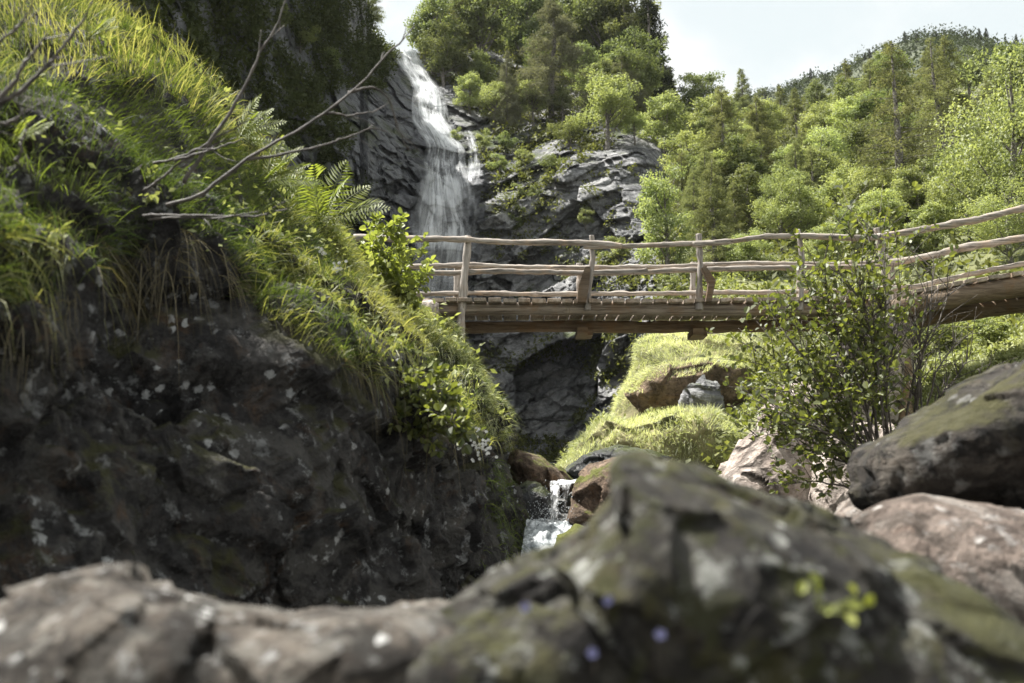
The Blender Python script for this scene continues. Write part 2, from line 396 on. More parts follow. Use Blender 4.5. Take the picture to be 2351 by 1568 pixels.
# ------------------------------------------------------------------ camera, sun, sky
cam = D.cameras.new('camera'); co_ = D.objects.new('camera', cam); COL.objects.link(co_)
co_.location = (0, 0, 0); co_.rotation_euler = (math.radians(90) + PITCH, 0, 0)
cam.lens = 35; cam.sensor_width = 36; cam.clip_start = .05; cam.clip_end = 3000
cam.dof.use_dof = True; cam.dof.focus_distance = 14.5; cam.dof.aperture_fstop = 2.5
SC.camera = co_
SUN = nrm(np.array([-.43, .20, .88]))
sl = D.lights.new('sun', 'SUN'); so = D.objects.new('sun', sl); COL.objects.link(so)
sl.energy = 5.; sl.angle = math.radians(.53); sl.color = (1., .965, .91)
so.location = (-20, 5, 40); so.rotation_euler = Vector(-SUN).to_track_quat('-Z', 'Y').to_euler()
w = D.worlds.new('World'); SC.world = w; w.use_nodes = True
nt = w.node_tree; nt.nodes.clear()
sky = nd(nt, 'TexSky', sky_type='NISHITA', sun_disc=False)
sky.sun_elevation = math.asin(SUN[2]); sky.sun_rotation = math.atan2(SUN[0], SUN[1]); sky.dust_density = 2.; sky.air_density = 1.
gen = nd(nt, 'TexCoord').outputs['Generated']
mp = nd(nt, 'Mapping', i_Vector=gen); mp.inputs['Scale'].default_value = (1, 1, 1.6); mp.inputs['Location'].default_value = (.35, .1, .0)
cl = noise(nt, mp.outputs[0], 3.4, 7, .55, .3)
cf = step(nt, cl, .36, .58)
wht = mixc(nt, step(nt, noise(nt, mp.outputs[0], 6., 5, .55), .35, .7), (6.6, 6.75, 6.7), (8.6, 8.6, 8.5))
blu = mixc(nt, .9, sky.outputs[0], (6.0, 6.5, 6.5))
bg = nd(nt, 'Background', i_Color=mixc(nt, cf, blu, wht), i_Strength=.05)
o = nd(nt, 'OutputWorld'); nt.links.new(bg.outputs[0], o.inputs[0])
SC.view_settings.view_transform = 'Standard'; SC.view_settings.look = 'None'; SC.view_settings.exposure = 1.6; SC.view_settings.gamma = 1
SC.cycles.max_bounces = 6; SC.cycles.transparent_max_bounces = 12; SC.cycles.diffuse_bounces = 3; SC.cycles.transmission_bounces = 4
SC.cycles.use_denoising = True

# ------------------------------------------------------------------ terrain
n_ = 120
g = np.sinh(np.linspace(-5, 5, n_)) / np.sinh(5) * 430
X, Yg = np.meshgrid(g, g, indexing='ij')
Z = np.interp(Yg, [-50, 3, 5, 8, 10, 11.5, 13, 16, 20, 40, 430], [-1.15, -1.15, -.9, -.6, -.48, -.05, .2, .35, .6, 1.7, 1.7]) + np.clip(np.hypot(X, Yg) - 60, 0, 600) * .01
G = np.stack([X, Yg, Z + .05 * vnoise(np.stack([X, Yg, 0 * X], -1) * .8)], -1)
tag(link('ground', mesh('ground', G, gfaces(n_, n_), M['gravel'])), 'grey stony valley floor under the boulders and the stream', 'ground', kind='structure')

# --- the cliff with the waterfall, and the wooded dome above it
cliffB = rbf([(-700, -1000, 19), (-700, 600, 13), (-300, -600, 20), (-300, 500, 16), (100, -600, 27), (450, -320, 35), (100, -150, 22), (100, 600, 20), (300, -150, 25), (480, -150, 30), (480, 400, 27), (480, 1000, 26), (560, 300, 35), (600, 0, 36), (700, 60, 43), (700, 400, 39), (700, 900, 33), (790, -150, 47), (840, 50, 57), (860, 300, 50), (880, 118, 62), (930, 125, 66),
               (900, 400, 49), (890, 560, 46), (850, 1000, 40), (985, 240, 61), (1000, 330, 56), (1030, 450, 52.5), (1010, 620, 50.5), (1000, 1000, 46), (1100, 320, 58.5), (1100, 420, 53), (1200, 335, 58), (1300, 345, 54.5), (1300, 420, 52),
               (1480, 355, 53), (1330, 560, 49.8), (1480, 560, 48), (1200, 700, 49.5), (1250, 870, 48), (1420, 860, 45), (1300, 1060, 45), (1450, 1000, 41), (1560, 700, 40), (1620, 1100, 33),
               (1080, 200, 66), (1010, 60, 76), (1100, 20, 84), (1200, 0, 93), (1230, 200, 72), (1400, 40, 88), (1400, 200, 70), (1480, 130, 80), (1520, 300, 63), (1620, 300, 75)])
def cliffP(u, v, amp=1.):
    b = cliffB(u, v); p = at(u, v, b)
    R = np.array([[.86, .1, .5], [-.15, .98, .05], [-.49, -.12, .86]])
    q = p @ R.T
    am = np.where(v < 340, .55, 1.) * amp * (1 - .3 * np.clip((u - 1180) / 120, 0, 1) * np.clip((640 - v) / 60, 0, 1))
    d = 3.0 * am * blocks(q * np.array([.20, .2, .34]) + 3, 1, .9) + 1.2 * am * blocks(q * np.array([.55, .5, 1.1]), 5, 1.) + .32 * am * blocks(q * np.array([1.5, 1.2, 2.6]), 9, 1.) + 1.1 * am * fbm(q * .35, 4, 3)
    return at(u, v, b + d)
nc, nr = 640, 400
uc = np.r_[np.linspace(-700, 60, 140, endpoint=False), np.linspace(60, 1640, 500)]
vt = np.interp(uc, [-700, 60, 450, 780, 826, 837, 845, 870, 900, 950, 985, 1010, 1100, 1250, 1400, 1480, 1540, 1640], [-1000, -600, -320, -160, -110, 10, 66, 96, 117, 128, 104, 60, 20, 0, 40, 130, 215, 290])  # unseen slope at the left end, raised high to shade the left cliff
vt = vt + 7 * fbm(np.stack([uc / 30, uc * 0, uc * 0], -1), 3, 4)
tt = np.linspace(0, 1, nr)[:, None]
VV = vt[None] * (1 - tt) + 1130 * tt; UU = np.repeat(uc[None], nr, 0)
CG = cliffP(UU, VV)
back = np.stack([CG[0] + np.array([-.02 * k * k, 2.5 * k, -.5 * k * k]) for k in (8, 4, 2, 1)])
GG = np.concatenate([back, CG])
cm = mesh('cliff', GG, gfaces(*GG.shape[:2]), M['cliff'])
cm.materials.append(M['wet_shade_cliff'])
uq, vq = (UU[1:, 1:] + UU[:-1, :-1]) / 2, (VV[1:, 1:] + VV[:-1, :-1]) / 2
wet_shade_poly = [(-800, -1100), (0, -700), (840, -200), (900, 110), (960, 120), (1050, 280), (1110, 320), (1125, 420), (1100, 560), (1090, 800), (1120, 1140), (-800, 1140)]  # wet strip by the fall and the whole left cliff, darkened as shade
wq = inpoly(uq + 14 * vnoise(np.stack([uq / 25, vq / 25, 0 * uq], -1)), vq, wet_shade_poly)
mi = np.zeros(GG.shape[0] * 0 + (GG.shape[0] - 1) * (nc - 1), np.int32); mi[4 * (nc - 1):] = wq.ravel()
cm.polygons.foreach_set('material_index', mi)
tag(link('cliff', cm), 'grey layered cliff beside and behind the tall waterfall', 'cliff', kind='structure')

# --- the hillside to the right of the gorge
hillB = rbf([(1380, 1150, 21), (1440, 1000, 25.5), (1450, 880, 28), (1450, 780, 29), (1500, 640, 37), (1490, 500, 44), (1500, 380, 56), (1600, 300, 68), (1600, 430, 50), (1600, 600, 36), (1700, 300, 70), (1700, 500, 42), (1700, 650, 31),
             (1700, 780, 27), (1700, 1000, 19), (1850, 1100, 15), (1800, 250, 84), (1800, 420, 52), (1850, 560, 36), (1900, 700, 27), (1900, 220, 88), (2000, 200, 86), (2000, 420, 46), (2050, 520, 35), (2050, 650, 26), (2100, 800, 19), (2150, 950, 15),
             (2200, 160, 84), (2200, 400, 44), (2200, 520, 31), (2250, 640, 23), (2300, 760, 18), (2340, 900, 13.5), (2400, 150, 80), (2450, 450, 32), (2450, 600, 22), (2500, 800, 14), (2700, 300, 40), (2700, 700, 14), (2300, 1100, 11.5), (2700, 1000, 9)])
nr, nc = 240, 300
tt = np.linspace(0, 1, nr)[:, None]; ss = np.linspace(0, 1, nc)[None]
ul = np.interp(tt, [0, .25, .5, .62, .7, .8, 1], [1500, 1505, 1510, 1500, 1455, 1440, 1370])
UU = ul + (2800 - ul) * ss
vt = np.interp(UU[:1] * 0 + np.linspace(1500, 2800, nc)[None], [1500, 1600, 1700, 1800, 1900, 2000, 2200, 2400, 2800], [360, 300, 300, 250, 220, 200, 165, 150, 140])
VV = vt * (1 - tt) + 1160 * tt
bh = hillB(UU, VV); p0 = at(UU, VV, bh)
HG = at(UU, VV, bh + 1.3 * fbm(p0 * .25, 4, 11) + .35 * fbm(p0 * 1.2, 3, 12))
back = np.stack([HG[0] + np.array([0, 3 * k, -.4 * k * k]) for k in (6, 3, 1)])
GG = np.concatenate([back, HG])
def hillP(u, v): return at(u, v, hillB(u, v) + 0.)
tag(link('hillside', mesh('hillside', GG, gfaces(*GG.shape[:2]), M['hill'])), 'green wooded hillside rising to the right of the gorge', 'hillside', kind='structure')

# --- the far ridge
ru = np.array([1500, 1640, 1730, 1800, 1850, 1900, 1950, 2000, 2050, 2140, 2200, 2260, 2351, 2500, 2800]); rv = np.array([330, 262, 232, 215, 190, 182, 158, 128, 108, 92, 92, 105, 122, 130, 160])
rY = np.interp(ru, [1500, 1900, 2140, 2800], [250, 225, 190, 190])
rows = []
for k, (dv, dY) in enumerate([(40, 90), (-1, 25), (0, 0), (45, -25), (120, -50), (260, -75), (400, -85)]):
    rows.append(at(ru, rv + dv, rY + dY))
RG = catmull(catmull(np.array(rows), 90, 0), 200, 1)
RG = RG + np.array([0, 0, 1.]) * (2.2 * fbm(RG * .06, 4, 21))[..., None]
tag(link('far_ridge', mesh('far_ridge', RG, gfaces(90, 200), M['ridge'])), 'distant dark wooded ridge under the clouds, upper right', 'ridge', kind='structure')

# --- the left bank: a rock outcrop with a thick coat of grass
bank_cols = [
    [(-500, 1500, 1.9), (-500, 1150, 2.1), (-500, 850, 2.3), (-500, 650, 2.3), (-500, 350, 3.0), (-500, 60, 4.2), (-500, -150, 6)],
    [(-200, 1480, 2.6), (-200, 1150, 2.75), (-200, 830, 3.0), (-200, 640, 2.9), (-200, 350, 3.6), (-200, 100, 4.6), (-200, -100, 6.3)],
    [(60, 1450, 3.3), (60, 1150, 3.4), (60, 850, 3.7), (60, 700, 3.5), (60, 400, 4.2), (60, 160, 5.2), (60, -10, 6.8)],
    [(300, 1440, 3.9), (300, 1150, 4.0), (300, 900, 4.25), (310, 700, 4.85), (310, 470, 4.9), (310, 230, 5.9), (300, 70, 7.4)],
    [(500, 1430, 4.4), (500, 1150, 4.5), (500, 920, 4.7), (500, 720, 5.3), (500, 520, 5.6), (490, 330, 6.6), (455, 190, 8.0)],
    [(680, 1430, 4.9), (690, 1150, 5.1), (700, 930, 5.4), (690, 760, 5.8), (670, 620, 6.6), (640, 500, 7.8), (585, 360, 9.2)],
    [(850, 1430, 5.6), (850, 1180, 5.8), (860, 980, 6.1), (860, 840, 6.6), (840, 720, 7.8), (800, 630, 9.4), (735, 500, 11)],
    [(990, 1430, 6.4), (1000, 1200, 6.7), (1000, 1020, 7.2), (985, 900, 8.4), (960, 820, 10.0), (920, 740, 11.6), (850, 640, 13)],
    [(1120, 1420, 7.4), (1115, 1230, 7.7), (1090, 1060, 8.6), (1060, 930, 10.2), (1040, 850, 11.8), (1010, 780, 13.2), (950, 712, 14.4)],
    [(1205, 1420, 8.4), (1185, 1250, 8.8), (1140, 1080, 9.8), (1112, 950, 11.3), (1085, 860, 12.7), (1055, 800, 13.8), (1005, 742, 14.9)],
    [(1228, 1400, 9.2), (1206, 1260, 9.7), (1150, 1085, 10.9), (1118, 955, 12.3), (1090, 870, 13.6), (1060, 805, 14.6), (1012, 745, 15.7)],
    [(1190, 1330, 10.6), (1165, 1230, 11.1), (1120, 1075, 12.4), (1085, 960, 13.7), (1060, 880, 14.8), (1030, 820, 15.8), (985, 752, 17)],
    [(1080, 1290, 12.5), (1060, 1200, 13), (1030, 1070, 14.2), (1000, 960, 15.5), (975, 880, 16.5), (950, 820, 17.5), (920, 760, 18.5)],
]
BC = np.stack([np.array([at(*q) for q in c]) for c in bank_cols], 1)          # rows foot..crest, cols near..far
ext = BC[-1:] + np.array([-.9, 1.2, .1]); ext2 = BC[-1:] + np.array([-3.2, 3., -.6])
BC = np.concatenate([BC, ext, ext2], 0)
BG = catmull(catmull(BC, 260, 0), 420, 1)
BN = gnormals(BG)
BN = BN * np.where((BN * BG).sum(-1, keepdims=True) > 0, -1, 1)
rowt = np.linspace(0, 1, 260)[:, None]
am = np.interp(rowt, [0, .45, .62, 1], [1, 1, .35, .25])
dsp = .27 * blocks(BG @ np.array([[.9, .2, .35], [-.2, 1, 0], [-.4, .1, .9]]).T * np.array([.9, .9, 1.5]), 31, 1.) + .11 * blocks(BG * 2.6, 35, 1.) + .035 * blocks(BG * 6.5, 38, 1.) + .38 * fbm(BG * .9, 5, 33) + .05 * fbm(BG * 6, 3, 37)
BG = BG + BN * (dsp * am)[..., None]
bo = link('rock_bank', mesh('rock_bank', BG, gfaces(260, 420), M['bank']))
tag(bo, 'dark lichen-spotted rock outcrop of the stream bank, overgrown with long grass', 'rock outcrop', kind='structure')

# ------------------------------------------------------------------ boulders
def boulder(name, outline, Y, front, back, mat, label, amp=.12, cell=1.2, fine=.5, seed=0, c=None, nth=150, nph=70, sq=.75, lean=0., kind=None, cat='boulder', group=None):
    """closed rock: the outline is its broadest section, standing at distance Y, bulging to front and back"""
    ol = np.array(outline, float)
    c = np.array(c if c is not None else (ol.max(0) + ol.min(0)) / 2, float)
    # resample the outline by angle
    m = np.concatenate([np.linspace(a, b, 40, endpoint=False) for a, b in zip(ol, np.roll(ol, -1, 0))]) - c
    an = np.arctan2(m[:, 1], m[:, 0]); k = np.argsort(an); an, rr = an[k], np.hypot(*m[k].T)
    th = np.linspace(-np.pi, np.pi, nth, endpoint=False)
    R = np.interp(th, np.r_[an - 2 * np.pi, an, an + 2 * np.pi], np.r_[rr, rr, rr])
    C0 = at(c[0], c[1], Y)
    ph = np.linspace(0.02, np.pi - .02, nph)[:, None, None]
    s = np.sin(ph) ** sq; cc = np.sign(np.cos(ph)) * np.abs(np.cos(ph)) ** sq
    dep = np.where(cc > 0, -front, back) * np.abs(cc)
    s2, d2 = s[..., 0], dep[..., 0]; hh = -R * np.sin(th) / FPX * Y
    P = at(c[0] + R * np.cos(th) * s2, c[1] + R * np.sin(th) * s2, Y + d2 + lean * hh * s2)
    N = nrm(P - C0 + 1e-6)
    q = P / cell
    d = amp * (1.5 * blocks(q + seed * 3.3, 41 + seed, 1.) + .55 * blocks(q * 2.7, 51 + seed, 1.) + fine * 1.4 * fbm(q * 1.6, 5, 61 + seed))
    P = P + N * d[..., None]
    V = np.concatenate([P.reshape(-1, 3), P[:1].mean(1), P[-1:].mean(1)])
    F = gfaces(nph, nth, True)
    n0 = nph * nth; i = np.arange(nth); j = (i + 1) % nth
    capA = np.stack([np.full(nth, n0), i, j, j], -1); L = (nph - 1) * nth
    me = mesh(name, V, F, mat)
    # close both poles with triangle fans
    import bmesh
    bm = bmesh.new(); bm.from_mesh(me); bm.verts.ensure_lookup_table()
    for a in range(nth):
        b = (a + 1) % nth
        bm.faces.new((bm.verts[n0], bm.verts[b], bm.verts[a])).smooth = True
        bm.faces.new((bm.verts[n0 + 1], bm.verts[L + a], bm.verts[L + b])).smooth = True
    bm.to_mesh(me); bm.free()
    o = link(name, me); tag(o, label, cat, group, kind)
    return o, P

FGR, FGRP = boulder('boulder', [(1398, 1075), (1425, 1050), (1470, 1045), (1530, 1062), (1650, 1112), (1800, 1166), (1950, 1224), (2100, 1292), (2250, 1372), (2400, 1455), (2700, 1650), (2700, 2200), (500, 2200), (520, 1800), (640, 1600), (740, 1520), (890, 1455), (1040, 1390), (1120, 1335), (1200, 1295), (1290, 1270), (1360, 1215), (1405, 1160)],
        1.75, .5, .7, M['fgdark'], 'big dark mossy boulder with a pointed top, close to the camera below the bridge', .035, .30, .7, 1, c=(1500, 1560), nth=300, nph=140, sq=.6)
FGL, FGLP = boulder('boulder', [(-300, 1460), (-100, 1425), (0, 1402), (140, 1354), (270, 1334), (400, 1348), (540, 1376), (680, 1398), (900, 1396), (1040, 1396), (1110, 1418), (1150, 1490), (1150, 2200), (-500, 2200), (-500, 1500)],
        1.75, .5, .6, M['fglight'], 'low tan boulder speckled with white lichen, along the bottom left edge', .032, .28, .7, 2, c=(420, 1760), nth=280, nph=130, sq=.55)
boulder('boulder', [(2000, 1075), (2008, 1040), (2040, 1008), (2100, 975), (2200, 930), (2290, 880), (2351, 842), (2500, 790), (2750, 900), (2750, 1250), (2500, 1240), (2351, 1205), (2200, 1190), (2080, 1182), (2015, 1150)],
        3.9, .55, 1.2, M['brownb'], 'rounded dark brown boulder overhanging the pinkish rock at the right edge', .075, .55, .9, 3, sq=.7)
boulder('boulder', [(1975, 1200), (2040, 1162), (2120, 1143), (2220, 1160), (2400, 1180), (2750, 1190), (2800, 1700), (2300, 1800), (2050, 1600), (1950, 1350)],
        3.1, .5, 1., M['pink'], 'sunlit pinkish boulder with pale patches under the dark overhanging boulder', .05, .7, .6, 4, sq=.7)
boulder('boulder', [(1915, 1185), (1950, 1150), (2000, 1140), (2035, 1170), (2050, 1230), (1930, 1240)], 5., .25, .3, M['pink'], 'small pale lichen-grown stone wedged behind the big mossy boulder', .03, .3, .5, 5, nth=90, nph=40)
boulder('boulder', [(1640, 1100), (1690, 1010), (1760, 930), (1830, 868), (1868, 890), (1880, 980), (1930, 1060), (2000, 1120), (2000, 1240), (1800, 1260), (1640, 1200)], 11.2, .8, 1.6, M['pale'], 'pale sunlit leaning slab of rock behind the leafy alder shrub', .16, 1.2, .5, 6, lean=.25)
boulder('boulder', [(1850, 1040), (1900, 985), (1980, 960), (2060, 1000), (2080, 1100), (2060, 1230), (1880, 1240), (1840, 1150)], 10.2, .7, 1.2, M['pale'], 'pale rock block at the foot of the alder shrub', .12, 1., .5, 7, lean=.2)
_, OHP = boulder('boulder', [(1435, 905), (1470, 868), (1540, 838), (1640, 822), (1720, 840), (1740, 920), (1690, 985), (1600, 950), (1530, 958), (1492, 978), (1470, 950)], 22., 1.1, 1.6, M['overhang'], 'ochre brown overhanging rock under a grassy cap below the bridge', .14, 1.5, .5, 8, lean=-.55)
boulder('boulder', [(1580, 900), (1615, 870), (1650, 880), (1655, 940), (1610, 985), (1575, 950)], 20.6, .4, .6, M['cliff'], 'grey lichened rock beside the ochre overhang', .12, .7, .5, 9, nth=90, nph=40)
boulder('boulder', [(1175, 1060), (1195, 1038), (1240, 1052), (1290, 1085), (1325, 1115), (1290, 1135), (1195, 1130)], 12.8, .5, .6, M['rust'], 'brown jagged rock above the little cascade', .10, .5, .6, 10, nth=110, nph=50)
boulder('boulder', [(1290, 1085), (1340, 1048), (1420, 1024), (1490, 1030), (1545, 1050), (1490, 1085), (1400, 1095), (1320, 1106)], 13., .6, .7, M['wet'], 'flat dark wet slab upstream of the cascade', .07, .6, .5, 11, nth=110, nph=50)
boulder('boulder', [(1296, 1195), (1312, 1125), (1360, 1072), (1415, 1045), (1490, 1060), (1560, 1200), (1500, 1290), (1400, 1260), (1330, 1225)], 10.3, .5, .8, M['rust'], 'reddish brown mossy rock right beside the cascade', .09, .6, .6, 12)
boulder('boulder', [(1276, 1275), (1286, 1235), (1325, 1212), (1370, 1228), (1420, 1270), (1390, 1330), (1290, 1320)], 8.7, .2, .3, M['rust'], 'small wet moss-topped stone in the foaming stream', .04, .3, .6, 13, nth=90, nph=40)
boulder('boulder', [(1170, 1125), (1210, 1105), (1250, 1112), (1272, 1130), (1275, 1200), (1240, 1225), (1190, 1235), (1150, 1180)], 11.4, .3, .8, M['wet'], 'dark wet rock left beside the cascade', .06, .5, .6, 14, nth=90, nph=40)
boulder('boulder', [(1330, 1030), (1370, 1005), (1430, 988), (1475, 995), (1440, 1020), (1390, 1040), (1340, 1050)], 19.4, .5, .8, M['cliff'], 'flat grey stone lying in the sunny grass below the overhang', .1, .8, .5, 15, nth=90, nph=40)
boulder('bridge_pier', [(1880, 830), (1930, 780), (1990, 740), (2052, 728), (2085, 760), (2085, 1000), (1900, 1010)], 15.6, .7, .9, M['pale'], 'pale natural rock that carries the bend of the footbridge', .14, .9, .5, 16, cat='rock pier')
boulder('boulder', [(948, 702), (960, 690), (990, 688), (1006, 700), (1008, 735), (980, 745), (945, 730)], 14.7, .25, .4, M['pale'], 'small reddish stone tucked under the left end of the bridge deck', .05, .4, .5, 17, nth=80, nph=36)
_, MUP = boulder('grassy_knoll', [(1395, 1010), (1425, 920), (1455, 868), (1480, 830), (1470, 795), (1540, 775), (1720, 772), (1860, 780), (1900, 900), (1900, 1060), (1400, 1080)], 24.6, 1.5, 2.5, M['meadow'], 'upper grassy knoll above the ochre overhang, under the bridge', .16, 1.6, .8, 18, cat='knoll', kind='structure')
_, MLP = boulder('grassy_knoll', [(1290, 1075), (1345, 1010), (1385, 960), (1450, 985), (1560, 948), (1640, 945), (1692, 985), (1712, 1060), (1680, 1160), (1290, 1160)], 19., 1.2, 2., M['meadow'], 'lower rounded grassy knoll beside the stream', .13, 1.2, .8, 19, cat='knoll', kind='structure')
def hit(G, u, v, rad=14):
    """point of surface G that shows at photo pixel (u, v): the nearest one along the sight line"""
    P = G.reshape(-1, 3); uu, vv = proj(P); d = np.hypot(uu - u, vv - v)
    k = np.where((d < rad) & (P[:, 1] > 0))[0]
    if len(k) == 0: k = np.array([np.argmin(d)])
    return P[k[np.argmin(P[k, 1])]].copy()

def poly3(pts, Y):
    return np.array([at(p[0], p[1], p[2] if len(p) > 2 else Y) for p in pts])

# ------------------------------------------------------------------ the footbridge
br = thing('footbridge', 'old rustic timber footbridge with crooked log railings crossing the gorge', 'footbridge', at(1500, 700, 15.7))
br_off = Vector(br.location)
def bpart(mb, name, mat, smooth=True, label=None):
    o = mb.build(name, mat, br, smooth); o.matrix_parent_inverse = br.matrix_world.inverted(); o.location = -br_off
    if label: o['label'] = label
    return o
def log(pts, Y, r0, r1, mat, name='rail', m=60, seed=0, T=.5, wob=.28, label=None, n=10):
    mb = MB(); P = catmull(poly3(pts, Y), m); P = P + np.array([0, 0, 1]) * (.010 * fbm(P * 2.1 + seed, 3, seed))[:, None] * (r0 / .04)
    mb.tube(P, np.linspace(r0, r1, m), n, wob, seed, T); return bpart(mb, name, mat, True, label)
NY, FY = 15.0, 16.4
# railings: near side
log([(812, 545), (900, 548), (1000, 549), (1075, 551), (1150, 555), (1250, 556), (1350, 558), (1428, 565)], NY - .06, .050, .042, M['wood'], seed=1, T=.55)
log([(1340, 566), (1425, 565), (1520, 562), (1608, 558), (1650, 557)], NY - .03, .038, .040, M['wood'], seed=2, T=.42)
log([(1590, 561), (1650, 557), (1700, 551), (1760, 543), (1832, 542), (1900, 543), (1960, 546), (2035, 541)], NY - .06, .040, .044, M['wood'], seed=3, T=.5)
log([(2000, 545), (2060, 536), (2150, 521), (2250, 502), (2351, 477), (2560, 425)], 14.9, .050, .060, M['wood'], seed=4, T=.6)
log([(935, 628), (1060, 626), (1150, 623), (1250, 625), (1350, 628), (1485, 621)], NY + .08, .040, .044, M['wood'], seed=5, T=.28)
log([(1455, 626), (1560, 620), (1610, 619), (1700, 616), (1850, 614), (2040, 610)], NY + .08, .044, .040, M['wood'], seed=6, T=.45)
# railings: far side
log([(930, 612), (1075, 609), (1180, 613), (1330, 614)], FY, .048, .040, M['wood'], seed=7, T=.62)
log([(1265, 615), (1400, 614), (1500, 613), (1640, 607)], FY - .05, .040, .043, M['wood'], seed=8, T=.55)
log([(1600, 611), (1700, 605), (1800, 606), (1900, 607), (2060, 601)], FY, .042, .045, M['wood'], seed=9, T=.6)
log([(2030, 606), (2120, 590), (2220, 568), (2351, 545), (2560, 500)], 16.1, .060, .064, M['wood'], seed=10, T=.55)
log([(930, 677), (1060, 673), (1200, 675), (1350, 675)], FY, .040, .044, M['wood'], seed=11, T=.55)
log([(1340, 675), (1500, 674), (1630, 672)], FY, .042, .038, M['wood'], seed=12, T=.6)
log([(1590, 673), (1700, 671), (1850, 669), (2060, 661)], FY, .042, .040, M['wood'], seed=13, T=.6)
log([(2040, 662), (2110, 656), (2200, 636), (2280, 619), (2351, 605), (2560, 560)], 16.1, .042, .046, M['wood'], seed=14, T=.6)
# posts
log([(1074, 542), (1071, 590), (1066, 640), (1061, 700), (1056, 778)], NY + .03, .056, .064, M['woodz'], 'post', 40, 20, .6, n=12)
log([(1358, 541), (1360, 590), (1354, 650), (1348, 712)], NY + .03, .042, .044, M['woodz'], 'post', 40, 21, .4, n=12)
log([(1605, 538), (1607, 600), (1606, 650), (1605, 711)], NY + .03, .046, .050, M['woodz'], 'post', 40, 22, .45, n=12)
log([(1832, 527), (1839, 570), (1842, 600), (1841, 650), (1838, 712)], NY + .03, .034, .044, M['woodz'], 'post', 40, 23, .5, n=12)
log([(2012, 524), (2022, 570), (2031, 625), (2040, 690), (2052, 757)], NY + .02, .046, .058, M['woodz'], 'post', 40, 24, .5, n=12)
for (a, b, c, d), s in zip([(1050, 604, 1048, 692), (1331, 605, 1330, 688), (1592, 603, 1590, 690), (1835, 601, 1836, 688), (2042, 584, 2055, 690)], range(5)):
    log([(a, b), ((a + c) / 2, (b + d) / 2), (c, d)], FY + .07, .050, .052, M['woodz'], 'post', 20, 30 + s, .5, n=12)
log([(2072, 742), (2074, 850), (2078, 1010)], 15.2, .11, .12, M['beam'], 'support_post', 40, 40, .5, n=14)
log([(880, 575), (874, 620), (870, 700)], NY + .03, .05, .05, M['woodz'], 'post', 20, 41, .5, n=12)
# braces: short slanting timbers behind the posts, sawn at a slant
def prism(poly, Y, t):
    a = poly3(poly, Y); b = a + np.array([0, t, 0]); n = len(a); mb = MB()
    V = np.concatenate([a, b]); F = [(i, (i + 1) % n, (i + 1) % n + n, i + n) for i in range(n)]
    c0, c1 = a.mean(0), b.mean(0); V = np.concatenate([V, [c0, c1]])
    F += [(2 * n, (i + 1) % n, i, i) for i in range(0)]
    mb.add(V, F)
    me = D.meshes.new('brace'); me.from_pydata([tuple(x) for x in V[:2 * n]], [], [tuple(f) for f in F] + [tuple(range(n - 1, -1, -1)), tuple(range(n, 2 * n))]); me.update()
    return me
for pl in ([(1325, 694), (1328, 654), (1343, 613), (1356, 611), (1353, 655), (1345, 694)], [(1620, 692), (1627, 650), (1611, 614), (1621, 610), (1644, 643), (1634, 692)]):
    me = prism(pl, NY - .15, .12); me.materials.append(M['beam'])
    o = link('brace', me, br); o.location = -br_off
    bv = o.modifiers.new('edge', 'BEVEL'); bv.width = .008; bv.segments = 2
# beams
log([(985, 710), (1100, 709), (1300, 709), (1500, 710), (1700, 709), (1900, 706), (2062, 703)], NY + .16, .104, .112, M['greybeam'], 'beam', 90, 50, .5, .12, n=16)
log([(1020, 752), (1200, 750), (1400, 750), (1600, 751), (1800, 748), (2080, 742)], FY - .17, .098, .104, M['beam'], 'beam', 90, 51, .4, .12, 'brown beam on the far side', n=16)
log([(2050, 708), (2130, 694), (2240, 674), (2351, 655), (2600, 610)], 14.9, .15, .17, M['beam'], 'beam', 60, 52, .12, .12, 'dark beam of the rising span', n=16)
log([(2060, 745), (2150, 728), (2250, 712), (2351, 697), (2600, 655)], 15.9, .13, .15, M['beam'], 'beam', 60, 53, .15, .12, n=16)
for u_, v_ in ((1334, 768), (1594, 770)):
    mb = MB(); c = at(u_, v_, FY - .25); mb.box(c + np.array([0, -.1, 0]), [(.085, 0, 0), (0, .28, 0), (0, 0, .052)]); mb.box(c + np.array([.13, .0, .005]), [(.05, 0, 0), (0, .2, 0), (0, 0, .045)])
    o = bpart(mb, 'crossbeam', M['beam'], False)
# deck: planks laid side by side with gaps that let the light through
mb = MB(); r = np.random.default_rng(3)
def planks(path, w=.205, gap=.022):
    P = catmull(np.array([at(*p) for p in path]), 200); seg = np.r_[0, np.cumsum(np.linalg.norm(np.diff(P, axis=0), axis=1))]
    s = 0
    while s < seg[-1] - w:
        ww = w * r.uniform(.82, 1.2)
        m = [np.interp(s + ww / 2 + e, seg, P[:, k]) for e in (-.1, .1) for k in range(3)]
        a, b = np.array(m[:3]), np.array(m[3:]); t = nrm(b - a); c = (a + b) / 2
        y = np.array([-t[1], t[0], 0]); y = nrm(y); z = np.cross(t, y); ln = .74 + r.uniform(-.02, .03)
        th = .030 + r.uniform(-.004, .006); tw = r.uniform(-.012, .012)
        mb.box(c + y * (.70 + r.uniform(-.015, .015)) + z * r.uniform(-.006, .006), [t * (ww - gap * r.uniform(.7, 1.4)) / 2 + z * tw * .3, y * ln, z * th], r.uniform(.2, .8))
        s += ww
planks([(962, 690, NY - .02), (1100, 690, NY - .02), (1350, 691, NY - .02), (1600, 690, NY - .02), (1850, 686, NY - .02), (2056, 681, NY - .02)])
planks([(2058, 681, NY - .02), (2120, 666, 14.9), (2230, 646, 14.82), (2351, 626, 14.75), (2600, 582, 14.55)])
dk = bpart(mb, 'deck', M['deck'], False); bv = dk.modifiers.new('edge', 'BEVEL'); bv.width = .006; bv.segments = 1

